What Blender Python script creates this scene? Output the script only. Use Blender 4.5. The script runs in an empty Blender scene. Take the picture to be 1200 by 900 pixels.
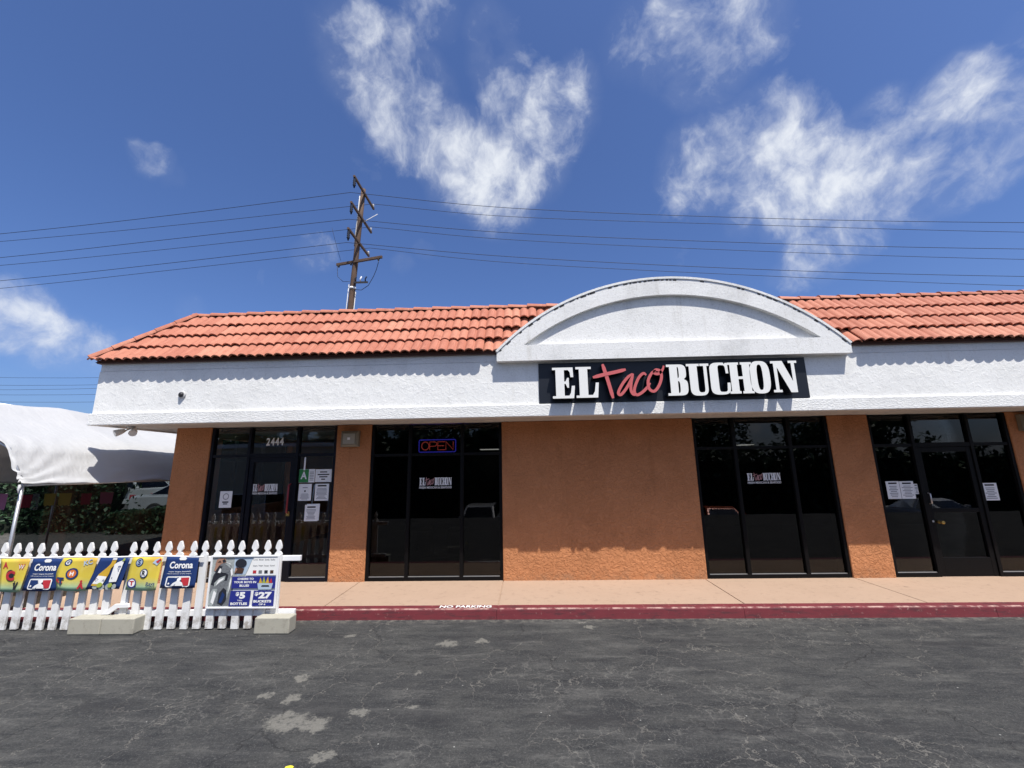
import bpy, bmesh, math, random
from mathutils import Vector, Matrix, noise as mnoise
from mathutils.geometry import tessellate_polygon
random.seed(7)
SC = bpy.context.scene
COL = SC.collection

# ------------------------------------------------------------------ camera
CAM_H = 1.85
def make_camera():
    yaw, pitch, roll = -3.2355e-2, .199041, -.0164186
    fwd = Vector((math.sin(yaw)*math.cos(pitch), math.cos(yaw)*math.cos(pitch), math.sin(pitch)))
    right = Vector((math.cos(yaw), -math.sin(yaw), 0)); up = right.cross(fwd)
    r = math.cos(roll)*right + math.sin(roll)*up
    u = -math.sin(roll)*right + math.cos(roll)*up
    m = Matrix((r, u, -fwd)).transposed().to_4x4()
    m.translation = (0, 0, CAM_H)
    cd = bpy.data.cameras.new('camera'); cd.sensor_width = 36; cd.lens = 484.83/1200*36
    cd.clip_start = .05; cd.clip_end = 2000
    co = bpy.data.objects.new('camera', cd); COL.objects.link(co); co.matrix_world = m
    SC.camera = co
make_camera()

# ------------------------------------------------------------------ light, sky, exposure
SUN = Vector((.25, -.42, 1)).normalized()      # towards the sun
SUN_STRENGTH, SKY_STRENGTH, EXPOSURE = 4.6, .130, .45
def make_light():
    l = bpy.data.lights.new('sun', 'SUN'); l.energy = SUN_STRENGTH; l.angle = math.radians(.5); l.color = (1, .95, .87)
    o = bpy.data.objects.new('sun', l); COL.objects.link(o)
    o.rotation_euler = (-SUN).to_track_quat('-Z', 'Y').to_euler(); o.location = SUN*60
make_light()

class NT:                                        # small node-tree writer
    def __init__(s, tree): s.t = tree; tree.nodes.clear()
    def n(s, typ, props=None, **ins):
        nd = s.t.nodes.new(typ)
        for k, v in (props or {}).items(): setattr(nd, k, v)
        for k, v in ins.items():
            key = k.replace('_', ' ')
            if k.startswith('i') and k[1:].isdigit(): key = int(k[1:])
            sock = nd.inputs[key]
            if isinstance(v, bpy.types.NodeSocket): s.t.links.new(v, sock)
            else: sock.default_value = v
        return nd
    def math(s, op, a, b=0., c=None, clamp=False):
        k = dict(i0=a, i1=b)
        if c is not None: k['i2'] = c
        return s.n('ShaderNodeMath', dict(operation=op, use_clamp=clamp), **k).outputs[0]
    def vmath(s, op, a, b=(0, 0, 0), out=0): return s.n('ShaderNodeVectorMath', dict(operation=op), i0=a, i1=b).outputs[out]
    def vscale(s, a, f):
        nd = s.n('ShaderNodeVectorMath', dict(operation='SCALE'), i0=a); nd.inputs['Scale'].default_value = f; return nd.outputs[0]
    def noise(s, vec, scale, detail=4, rough=.5, dist=0, out=0):
        return s.n('ShaderNodeTexNoise', None, Vector=vec, Scale=scale, Detail=detail, Roughness=rough, Distortion=dist).outputs[out]
    def ss(s, v, lo, hi, a=0., b=1.):            # smoothstep
        nd = s.n('ShaderNodeMapRange', dict(interpolation_type='SMOOTHSTEP'), i0=v, i1=lo, i2=hi, i3=a, i4=b); return nd.outputs[0]
    def lin(s, v, lo, hi, a=0., b=1.): return s.n('ShaderNodeMapRange', None, i0=v, i1=lo, i2=hi, i3=a, i4=b).outputs[0]
    def mix(s, f, a, b, blend='MIX'):
        nd = s.n('ShaderNodeMix', dict(data_type='RGBA', blend_type=blend))
        for k, v in ((0, f), (6, a), (7, b)):
            if isinstance(v, bpy.types.NodeSocket): s.t.links.new(v, nd.inputs[k])
            else: nd.inputs[k].default_value = v if k == 0 else (*v[:3], 1)
        return nd.outputs[2]
    def bump(s, h, strength, dist, normal=None):
        k = dict(Height=h, Strength=strength, Distance=dist)
        if normal is not None: k['Normal'] = normal
        return s.n('ShaderNodeBump', None, **k).outputs[0]
    def link(s, a, b): s.t.links.new(a, b)

def dirn(az, el):
    a, e = math.radians(az), math.radians(el)
    return (math.sin(a)*math.cos(e), math.cos(a)*math.cos(e), math.sin(e))
# clouds: azimuth (degrees right of straight ahead), elevation, angular radius, weight
CLOUDS = [(-24.7, 47.4, 3.5, 0.8), (-20.8, 46.2, 3.8, 0.95), (-17.4, 43.9, 4.0, 1.0), (-13.4, 41.4, 3.2, 0.9), (-8.7, 39.0, 3.7, 1.05), (-3.3, 36.8, 4.1, 1.1), (2.1, 40.4, 4.1, 0.95), (6.4, 43.6, 3.7, 1.0), (8.6, 45.5, 2.9, 0.8), (-3.1, 48.0, 2.8, 0.7), (-4.5, 50.9, 2.4, 0.6), (-6.7, 52.9, 2.1, 0.45), (-13.8, 52.1, 3.0, 0.55), (-1.1, 44.8, 2.8, 0.75), (-3.4, 33.3, 2.9, 0.7), (19.6, 48.0, 3.4, 0.55), (24.4, 47.3, 3.8, 0.7), (27.4, 44.6, 3.7, 0.8), (32.2, 46.3, 3.5, 0.75), (33.6, 47.6, 2.9, 0.6), (25.0, 44.1, 2.5, 0.6), (26.4, 35.3, 3.8, 0.9), (30.7, 35.8, 3.9, 1.0), (34.2, 33.3, 4.1, 1.1), (36.7, 29.4, 3.9, 1.15), (40.0, 31.6, 3.1, 1.05), (42.0, 28.2, 3.2, 1.0), (45.1, 30.9, 2.8, 1.0), (44.9, 33.7, 2.2, 0.85), (40.1, 25.5, 3.4, 1.0), (36.6, 23.5, 2.9, 0.9), (49.7, 32.7, 2.1, 1.15), (48.1, 32.7, 1.7, 0.8), (51.4, 30.1, 2.5, 0.8), (46.9, 30.0, 2.6, 0.95), (48.7, 25.1, 2.3, 0.75), (51.5, 26.3, 2.4, 0.8), (53.3, 27.5, 2.1, 0.8), (45.3, 26.7, 2.6, 0.9), (54.3, 34.4, 1.6, 0.45), (30.3, 30.1, 2.8, 0.7), (34.2, 21.8, 2.0, 0.7), (-53.7, 13.5, 2.5, 0.85), (-51.5, 12.5, 2.5, 0.85), (-48.9, 12.2, 2.5, 0.75), (-54.2, 15.3, 1.8, 0.7), (-46.2, 13.2, 2.2, 0.62), (-46.8, 31.3, 1.3, 0.62), (-45.1, 30.4, 1.1, 0.5), (-28.5, 26.9, 1.9, 0.6), (-40.9, 19.3, 1.5, 0.5), (-17.6, 26.9, 1.5, 0.6), (-14.2, 28.7, 1.3, 0.5)]
def make_world():
    w = bpy.data.worlds.new('World'); SC.world = w; w.use_nodes = True
    T = NT(w.node_tree)
    sky = T.n('ShaderNodeTexSky', dict(sky_type='NISHITA', sun_disc=False, sun_elevation=math.asin(SUN.z), sun_rotation=math.atan2(SUN.x, SUN.y),
              altitude=30, air_density=1.0, dust_density=1.8, ozone_density=3.5))
    d = T.n('ShaderNodeTexCoord').outputs['Generated']
    warp = T.noise(d, 3.2, 5, .55, out=1)
    wv = T.vscale(T.vmath('SUBTRACT', warp, (.5, .5, .5)), .15)
    dw = T.vmath('NORMALIZE', T.vmath('ADD', d, wv))
    acc = None
    for az, el, rad, wt in CLOUDS:
        c = dirn(az, el)
        dot = T.vmath('DOT_PRODUCT', dw, c, out=1)
        lo, hi = math.cos(math.radians(rad*1.95)), math.cos(math.radians(rad*.15))
        g = T.ss(dot, lo, hi, 0, wt)
        acc = g if acc is None else T.math('MAXIMUM', acc, g)
    # clouds behind, out of view: heavy cover added to brighten the shaded front
    back = T.ss(T.n('ShaderNodeSeparateXYZ', None, Vector=d).outputs[1], -.02, -.30)
    far = T.math('MULTIPLY', T.ss(T.noise(d, 2.1, 2), .32, .50), T.math('MULTIPLY', back, .95))
    acc = T.math('MAXIMUM', acc, far)
    # wispy structure, streaked along one slanted direction
    mp = T.n('ShaderNodeMapping', None, Vector=dw, Rotation=(.2, .75, .3), Scale=(1, 1.0, .72))
    f1 = T.noise(mp.outputs[0], 7.0, 11, .62, .15)
    f2 = T.noise(dw, 19, 6, .6, .2)
    f = T.math('ADD', T.math('MULTIPLY', f1, .74), T.math('MULTIPLY', f2, .26))
    tex = T.lin(f, .34, .66)
    dens = T.math('SUBTRACT', T.math('MULTIPLY', acc, 1.06), T.math('MULTIPLY', T.math('SUBTRACT', 1., tex), 1.15))
    core = T.ss(dens, -.10, 1.05)
    veil = T.math('MULTIPLY', T.ss(acc, .30, 1.15), T.lin(tex, .1, 1., .02, .40))
    cov = T.math('MAXIMUM', core, veil)
    # Clouds: white scattering, a touch greyer where thick
    ccol = T.mix(T.ss(cov, .2, 1), (3.7, 4.0, 4.7), (5.0, 5.2, 5.5))
    z = T.n('ShaderNodeSeparateXYZ', None, Vector=d).outputs[2]
    skyc = T.mix(1., sky.outputs[0], SKY_TINT, 'MULTIPLY')
    col = T.mix(T.math('MULTIPLY', cov, .94), skyc, ccol)
    bg = T.n('ShaderNodeBackground', None, Color=col, Strength=SKY_STRENGTH)
    out = T.n('ShaderNodeOutputWorld'); T.link(bg.outputs[0], out.inputs[0])
SKY_TINT = (.48, .585, .82)
make_world()
vs = SC.view_settings
vs.view_transform = 'Standard'; vs.look = 'None'; vs.gamma = 1; vs.exposure = EXPOSURE; vs.use_curve_mapping = False

# ------------------------------------------------------------------ mesh helpers
class MB:
    def __init__(s): s.v = []; s.f = []; s.m = []; s.sm = []
    def add(s, vs_, fs, m=0, smooth=False):
        o = len(s.v); s.v += [tuple(p) for p in vs_]
        for f in fs: s.f.append([i+o for i in f]); s.m.append(m); s.sm.append(smooth)
    def box(s, x0, x1, y0, y1, z0, z1, m=0):
        s.add([(x0,y0,z0),(x1,y0,z0),(x1,y1,z0),(x0,y1,z0),(x0,y0,z1),(x1,y0,z1),(x1,y1,z1),(x0,y1,z1)],
              [(0,3,2,1),(4,5,6,7),(0,1,5,4),(1,2,6,5),(2,3,7,6),(3,0,4,7)], m); return s
    def prism_y(s, poly, y0, y1, m=0, smooth=False):   # polygon in x,z (counter-clockwise seen from -y), extruded along y
        n = len(poly)
        s.add([(x,y0,z) for x,z in poly]+[(x,y1,z) for x,z in poly], [tuple(range(n)), tuple(range(2*n-1,n-1,-1))], m)
        s.add([(x,y0,z) for x,z in poly]+[(x,y1,z) for x,z in poly], [(i,(i+n),((i+1)%n)+n,(i+1)%n) for i in range(n)], m, smooth); return s
    def tube(s, pts, r, seg=8, m=0, cap=True):
        pts = [Vector(p) for p in pts]; n = len(pts); rr = r if isinstance(r, (list, tuple)) else [r]*n
        ring = []; prev = None
        for i, p in enumerate(pts):
            t = (pts[min(i+1,n-1)]-pts[max(i-1,0)]).normalized()
            if prev is None: a = t.orthogonal().normalized()
            else:
                a = prev - t*prev.dot(t); a = a.normalized() if a.length > 1e-6 else t.orthogonal().normalized()
            prev = a; b = t.cross(a)
            ring += [p + (a*math.cos(2*math.pi*k/seg)+b*math.sin(2*math.pi*k/seg))*rr[i] for k in range(seg)]
        fs = [(i*seg+k, i*seg+(k+1)%seg, (i+1)*seg+(k+1)%seg, (i+1)*seg+k) for i in range(n-1) for k in range(seg)]
        s.add(ring, fs, m, True)
        if cap: s.add(ring[:seg], [tuple(range(seg-1,-1,-1))], m); s.add(ring[-seg:], [tuple(range(seg))], m)
        return s
    def lathe(s, prof, c=(0,0,0), axis='z', seg=16, m=0, smooth=True):   # profile of (radius, height)
        V = []
        for r, h in prof:
            for k in range(seg):
                a = 2*math.pi*k/seg; p = (r*math.cos(a), r*math.sin(a), h)
                if axis == 'y': p = (p[0], p[2], -p[1])
                if axis == 'x': p = (p[2], p[0], p[1])
                V.append((p[0]+c[0], p[1]+c[1], p[2]+c[2]))
        n = len(prof)
        s.add(V, [(i*seg+k, i*seg+(k+1)%seg, (i+1)*seg+(k+1)%seg, (i+1)*seg+k) for i in range(n-1) for k in range(seg)], m, smooth)
        s.add(V[:seg], [tuple(range(seg-1,-1,-1))], m); s.add(V[-seg:], [tuple(range(seg))], m); return s
    def grid(s, nu, nv, fn, m=0, smooth=True):
        V = [fn(i/nu, j/nv) for j in range(nv+1) for i in range(nu+1)]
        s.add(V, [(j*(nu+1)+i, j*(nu+1)+i+1, (j+1)*(nu+1)+i+1, (j+1)*(nu+1)+i) for j in range(nv) for i in range(nu)], m, smooth); return s
    def mesh(s, name, mats, off=(0,0,0)):
        me = bpy.data.meshes.new(name)
        me.from_pydata([(x-off[0], y-off[1], z-off[2]) for x,y,z in s.v], [], s.f)
        for mt in (mats if isinstance(mats, (list, tuple)) else [mats]): me.materials.append(mt)
        me.polygons.foreach_set('material_index', s.m); me.polygons.foreach_set('use_smooth', s.sm)
        me.update(); return me
    def build(s, name, mats, parent=None, fix=True, bevel=0):
        xs = [p[0] for p in s.v]; ys = [p[1] for p in s.v]; zs = [p[2] for p in s.v]
        c = Vector(((min(xs)+max(xs))/2, (min(ys)+max(ys))/2, min(zs)))
        me = s.mesh(name, mats, c)
        if fix:
            bm = bmesh.new(); bm.from_mesh(me); bmesh.ops.remove_doubles(bm, verts=bm.verts, dist=1e-5)
            bmesh.ops.recalc_face_normals(bm, faces=bm.faces); bm.to_mesh(me); bm.free()
        o = put(name, me, c, parent)
        if bevel:
            b = o.modifiers.new('bevel', 'BEVEL'); b.width = bevel; b.segments = 2; b.limit_method = 'ANGLE'
        return o
def world_of(o):
    p = Vector((0,0,0))
    while o is not None: p = p + o.location; o = o.parent
    return p
def put(name, me, world, parent=None):
    o = bpy.data.objects.new(name, me); COL.objects.link(o)
    if parent is not None: o.parent = parent; o.location = Vector(world) - world_of(parent)
    else: o.location = world
    return o
def empty(name, loc, parent=None):
    o = bpy.data.objects.new(name, None); COL.objects.link(o); o.empty_display_size = .2
    if parent is not None: o.parent = parent; o.location = Vector(loc)-world_of(parent)
    else: o.location = loc
    return o
def tag(o, label, cat, group=None):
    o['label'] = label; o['category'] = cat
    if group: o['group'] = group
    return o
def copy_tree(o, parent=None):
    c = o.copy(); COL.objects.link(c)
    if parent is not None: c.parent = parent
    for ch in list(o.children): copy_tree(ch, c)
    return c
def structure(o): o['kind'] = 'structure'; return o
def stuff(o): o['kind'] = 'stuff'; return o

TEXT_CACHE = {}
def text_verts(s_, bold=0.):                     # flat lettering from the built-in face: verts, faces, width, height
    key = (s_, bold)
    if key in TEXT_CACHE: return TEXT_CACHE[key]
    cu = bpy.data.curves.new('lettering', 'FONT'); cu.body = s_; cu.size = 1; cu.offset = bold; cu.resolution_u = 3
    ob = bpy.data.objects.new('lettering', cu)
    me = bpy.data.meshes.new_from_object(ob)
    vs_ = [(v.co.x, v.co.y) for v in me.vertices]; fs = [tuple(p.vertices) for p in me.polygons]
    bpy.data.objects.remove(ob); bpy.data.curves.remove(cu); bpy.data.meshes.remove(me)
    x0 = min(v[0] for v in vs_); x1 = max(v[0] for v in vs_); y0 = min(v[1] for v in vs_); y1 = max(v[1] for v in vs_)
    vs_ = [((x-x0)/(x1-x0), (y-y0)/(y1-y0)) for x, y in vs_]
    TEXT_CACHE[key] = (vs_, fs, (x1-x0)/(y1-y0)); return TEXT_CACHE[key]
def text_on(mb, s_, x0, x1, z0, z1, y, m=0, bold=0., fn=None):   # lettering filling a rectangle in the x,z plane
    V, F, _ = text_verts(s_, bold)
    if fn: P = [fn(x0+(x1-x0)*a, z0+(z1-z0)*b) for a, b in V]
    else: P = [(x0+(x1-x0)*a, y, z0+(z1-z0)*b) for a, b in V]
    mb.add(P, F, m)

# ------------------------------------------------------------------ materials
def mat(name): 
    m = bpy.data.materials.new(name); m.use_nodes = True; T = NT(m.node_tree)
    b = T.n('ShaderNodeBsdfPrincipled'); o = T.n('ShaderNodeOutputMaterial'); T.link(b.outputs[0], o.inputs[0])
    return m, T, b
def objco(T): return T.n('ShaderNodeTexCoord').outputs['Object']
def worldco(T): return T.n('ShaderNodeNewGeometry').outputs['Position']
def plain(name, c, rough=.6, metal=0., var=.12, scale=6., bump=0., spec=.4):
    m, T, b = mat(name); co = objco(T)
    n = T.noise(co, scale, 5, .6)
    T.link(T.mix(n, [x*(1-var) for x in c], [min(1, x*(1+var)) for x in c]), b.inputs['Base Color'])
    b.inputs['Roughness'].default_value = rough; b.inputs['Metallic'].default_value = metal; b.inputs['Specular IOR Level'].default_value = spec
    if bump: T.link(T.bump(T.noise(co, scale*14, 3), bump, .004), b.inputs['Normal'])
    return m
def emit(name, c, s):
    m, T, b = mat(name); b.inputs['Base Color'].default_value = (*c, 1); b.inputs['Emission Color'].default_value = (*c, 1); b.inputs['Emission Strength'].default_value = s; return m

def stucco(name, c, dirt, kind):
    m, T, b = mat(name); co = worldco(T)
    if kind == 'trowel':
        w = T.vmath('ADD', co, T.vscale(T.noise(co, 9, 3, out=1), .12))
        h1 = T.ss(T.noise(w, 5.5, 4, .6, .7), .44, .66)
        h2 = T.ss(T.noise(w, 19, 3, .6, .5), .50, .62)
        h = T.math('ADD', T.math('MULTIPLY', h1, .55), T.math('MULTIPLY', h2, .35)); h = T.math('ADD', h, T.math('MULTIPLY', T.noise(co, 130, 3), .22)); st, ds = .38, .009
    elif kind == 'dash':
        mp = T.n('ShaderNodeMapping', None, Vector=co, Rotation=(0, .6, 0), Scale=(26, 26, 60)).outputs[0]
        h = T.math('ADD', T.ss(T.noise(mp, 1, 3, .6, .6), .42, .62), T.math('MULTIPLY', T.noise(co, 150, 2), .3)); st, ds = .5, .006
    elif kind == 'lace':
        w = T.vmath('ADD', co, T.vscale(T.noise(co, 14, 3, out=1), .09))
        h = T.math('ADD', T.ss(T.noise(w, 22, 4, .55, .6), .42, .58), T.math('MULTIPLY', T.noise(co, 120, 3), .3)); st, ds = .8, .010
    else:
        h = T.math('ADD', T.noise(co, 90, 4, .7), T.math('MULTIPLY', T.noise(co, 30, 3), .5)); st, ds = .7, .007
    big = T.noise(co, 1.6, 6, .62)
    fine = T.noise(co, 48, 4, .65)
    col = T.mix(T.ss(big, .44, .78), c, [a*(1-dirt)+.0 for a in c])
    col = T.mix(T.ss(fine, .50, .74), col, T.mix(1., col, (1-dirt*1.1, 1-dirt*1.15, 1-dirt*1.25), 'MULTIPLY'))
    # rain streaks
    st2 = T.noise(T.n('ShaderNodeMapping', None, Vector=co, Scale=(9, 9, .7)).outputs[0], 1, 4, .6)
    col = T.mix(T.ss(st2, .56, .78, 0, .55), col, T.mix(1., col, (1-dirt*1.4, 1-dirt*1.5, 1-dirt*1.7), 'MULTIPLY'))
    if kind == 'lace':
        zz = T.n('ShaderNodeSeparateXYZ', None, Vector=co).outputs[2]
        spl = T.math('MULTIPLY', T.ss(zz, .34, .12), T.ss(T.noise(co, 7, 6, .7), .40, .68)); col = T.mix(T.math('MULTIPLY', spl, .55), col, (.26, .17, .11))
        pt = T.noise(T.n('ShaderNodeMapping', None, Vector=co, Scale=(1.2, 1.2, .8)).outputs[0], 1, 3, .5, .8); col = T.mix(T.ss(pt, .50, .56, 0, .35), col, T.mix(1., col, (.86, .84, .82), 'MULTIPLY'))
    T.link(col, b.inputs['Base Color']); b.inputs['Roughness'].default_value = .9; b.inputs['Specular IOR Level'].default_value = .15
    T.link(T.bump(h, st, ds), b.inputs['Normal']); return m

M = {}
M['fascia'] = stucco('white trowelled stucco', (.82, .82, .80), .14, 'trowel')
M['dash'] = stucco('white dashed stucco', (.82, .82, .80), .14, 'dash')
M['sand'] = stucco('white sand stucco', (.80, .80, .785), .20, 'sand')
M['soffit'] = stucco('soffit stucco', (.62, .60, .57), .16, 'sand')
M['orange'] = stucco('orange stucco', (.52, .228, .105), .17, 'lace')
M['frame'] = plain('black aluminium', (.0035, .0035, .004), .5, .0, .2, 4, 0, .14)
M['door_frame'] = plain('navy painted aluminium', (.004, .005, .010), .45, 0, .2, 4, 0, .18)
M['white_paint'] = plain('white vinyl', (.80, .80, .80), .45, 0, .04, 9)
M['white_line'] = plain('white lettering', (.82, .82, .80), .55, 0, .03, 9)
def mat_picket():
    m, T, b = mat('weathered white vinyl'); co = worldco(T); z = T.n('ShaderNodeSeparateXYZ', None, Vector=co).outputs[2]
    st = T.noise(T.n('ShaderNodeMapping', None, Vector=co, Scale=(30, 30, 3)).outputs[0], 1, 5, .65)
    c = T.mix(T.ss(st, .50, .78, 0, .6), (.78, .78, .77), (.52, .51, .47))
    c = T.mix(T.math('MULTIPLY', T.ss(z, .30, .02), T.ss(T.noise(co, 14, 6, .7), .42, .66)), c, (.34, .31, .27))
    c = T.mix(T.ss(T.noise(co, 60, 3, .6), .68, .74, 0, .7), c, (.30, .28, .25))
    T.link(c, b.inputs['Base Color']); b.inputs['Roughness'].default_value = .5; return m
M['picket_paint'] = mat_picket()
M['steel'] = plain('galvanised steel', (.50, .51, .52), .4, .7, .1, 12)
M['dark_metal'] = plain('dark metal', (.04, .04, .045), .5, .3, .2, 9)
M['brass'] = plain('brass', (.55, .38, .12), .35, .9, .1, 9)
M['red_trim'] = plain('dark red plastic', (.22, .02, .03), .4)
M['sign_black'] = plain('sign black', (.010, .013, .020), .42, 0, .15, 3)
M['sign_white'] = plain('sign white acrylic', (.80, .80, .77), .35, 0, .04, 5)
M['sign_pink'] = plain('sign salmon acrylic', (.56, .125, .125), .35, 0, .08, 5)
M['seam'] = plain('dark gap', (.045, .042, .04), .9)
M['paper'] = plain('white paper', (.74, .76, .77), .7, 0, .03, 10)
M['ink'] = plain('black ink', (.02, .02, .025), .7)
M['grey_ink'] = plain('grey ink', (.22, .23, .25), .7)
M['green_card'] = plain('green card', (.02, .20, .05), .6)
M['wood'] = plain('dark creosote wood', (.105, .065, .045), .85, 0, .5, 3, .6)
M['grey_pipe'] = plain('grey conduit', (.5, .5, .5), .6)
M['insulator'] = plain('dark ceramic', (.02, .025, .04), .7, 0, .1, 6, 0, .1)
M['wire'] = plain('black wire', (.015, .015, .02), .6)
M['lamp_box'] = plain('tan lamp housing', (.20, .18, .135), .5)
M['lamp_glass'] = plain('frosted lens', (.34, .32, .26), .35)
M['interior'] = plain('dark interior', (.035, .032, .03), .85)
M['floor_in'] = plain('interior tile', (.035, .03, .027), .6)
M['rubber'] = plain('tyre rubber', (.02, .02, .02), .8)
M['rim'] = plain('alloy', (.5, .5, .52), .3, .8)
M['yellow_paint'] = plain('yellow paint', (.72, .62, .05), .5)
M['cream'] = plain('cream plaster', (.62, .55, .42), .85)
M['navy_print'] = plain('navy print', (.012, .035, .135), .5, 0, .06)
M['blue_print'] = plain('royal blue print', (.022, .03, .22), .45, 0, .06)
M['red_print'] = plain('red print', (.45, .03, .04), .5)
M['dark_print'] = plain('dark print', (.02, .022, .03), .5)
M['orange_print'] = plain('orange print', (.62, .16, .03), .5)
M['amber_print'] = plain('amber print', (.62, .38, .04), .4)
M['pale_print'] = plain('pale blue print', (.42, .52, .62), .5)
M['grey_print'] = plain('grey print', (.16, .17, .18), .5, 0, .65, 60)
M['mid_print'] = plain('mid grey print', (.34, .37, .36), .5, 0, .55, 40)
M['skin_print'] = plain('skin print', (.36, .20, .14), .5)
M['brown_print'] = plain('brown print', (.07, .035, .022), .5)
M['lime_print'] = plain('lime print', (.35, .42, .06), .5)
M['bark'] = plain('bark', (.10, .075, .055), .9, 0, .4, 8, .8)

def glass(name, tint, refl=1.5):
    m = bpy.data.materials.new(name); m.use_nodes = True; T = NT(m.node_tree)
    fr = T.n('ShaderNodeFresnel', None, IOR=refl)
    tr = T.n('ShaderNodeBsdfTransparent', None, Color=(*tint, 1))
    co = worldco(T)
    nb = T.bump(T.noise(co, 1.3, 1), .05, .02)
    gl = T.n('ShaderNodeBsdfGlossy', None, Color=(1, 1, 1, 1), Roughness=.012, Normal=nb)
    mx = T.n('ShaderNodeMixShader', None, i0=fr.outputs[0], i1=tr.outputs[0], i2=gl.outputs[0])
    o = T.n('ShaderNodeOutputMaterial'); T.link(mx.outputs[0], o.inputs[0]); return m
M['glass'] = glass('smoked glass', (.26, .27, .28), 1.43)
M['door_glass'] = glass('light grey glass', (.90, .92, .93), 1.45)
M['clear_glass'] = glass('clear glass', (.96, .97, .97), 1.25)
M['car_glass'] = glass('car glass', (.06, .07, .07), 1.5)
M['vinyl'] = glass('clear dusky vinyl', (.19, .215, .22), 1.28)

def mat_tile():
    m, T, b = mat('terracotta tile'); co = objco(T); rnd = T.n('ShaderNodeObjectInfo').outputs['Random']
    wc = worldco(T)
    c = T.mix(rnd, (.38, .136, .086), (.46, .182, .116))
    c = T.mix(T.ss(T.math('FRACT', T.math('MULTIPLY', rnd, 7.31)), .80, 1., 0, .55), c, (.54, .25, .165))
    n = T.noise(wc, 9, 6, .65); c = T.mix(T.ss(n, .45, .75, 0, .5), c, (.27, .085, .052))
    st = T.noise(T.n('ShaderNodeMapping', None, Vector=co, Scale=(26, 2.5, 2.5)).outputs[0], 1, 4, .6)
    c = T.mix(T.ss(st, .5, .75, 0, .5), c, (.55, .26, .18))
    T.link(c, b.inputs['Base Color']); b.inputs['Roughness'].default_value = .72; b.inputs['Specular IOR Level'].default_value = .3
    T.link(T.bump(T.noise(wc, 110, 3), .35, .003), b.inputs['Normal']); return m
M['tile'] = mat_tile()
M['deck'] = plain('roof felt', (.10, .05, .035), .9)
M['eave_board'] = plain('brown eave board', (.10, .055, .045), .8)

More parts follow.
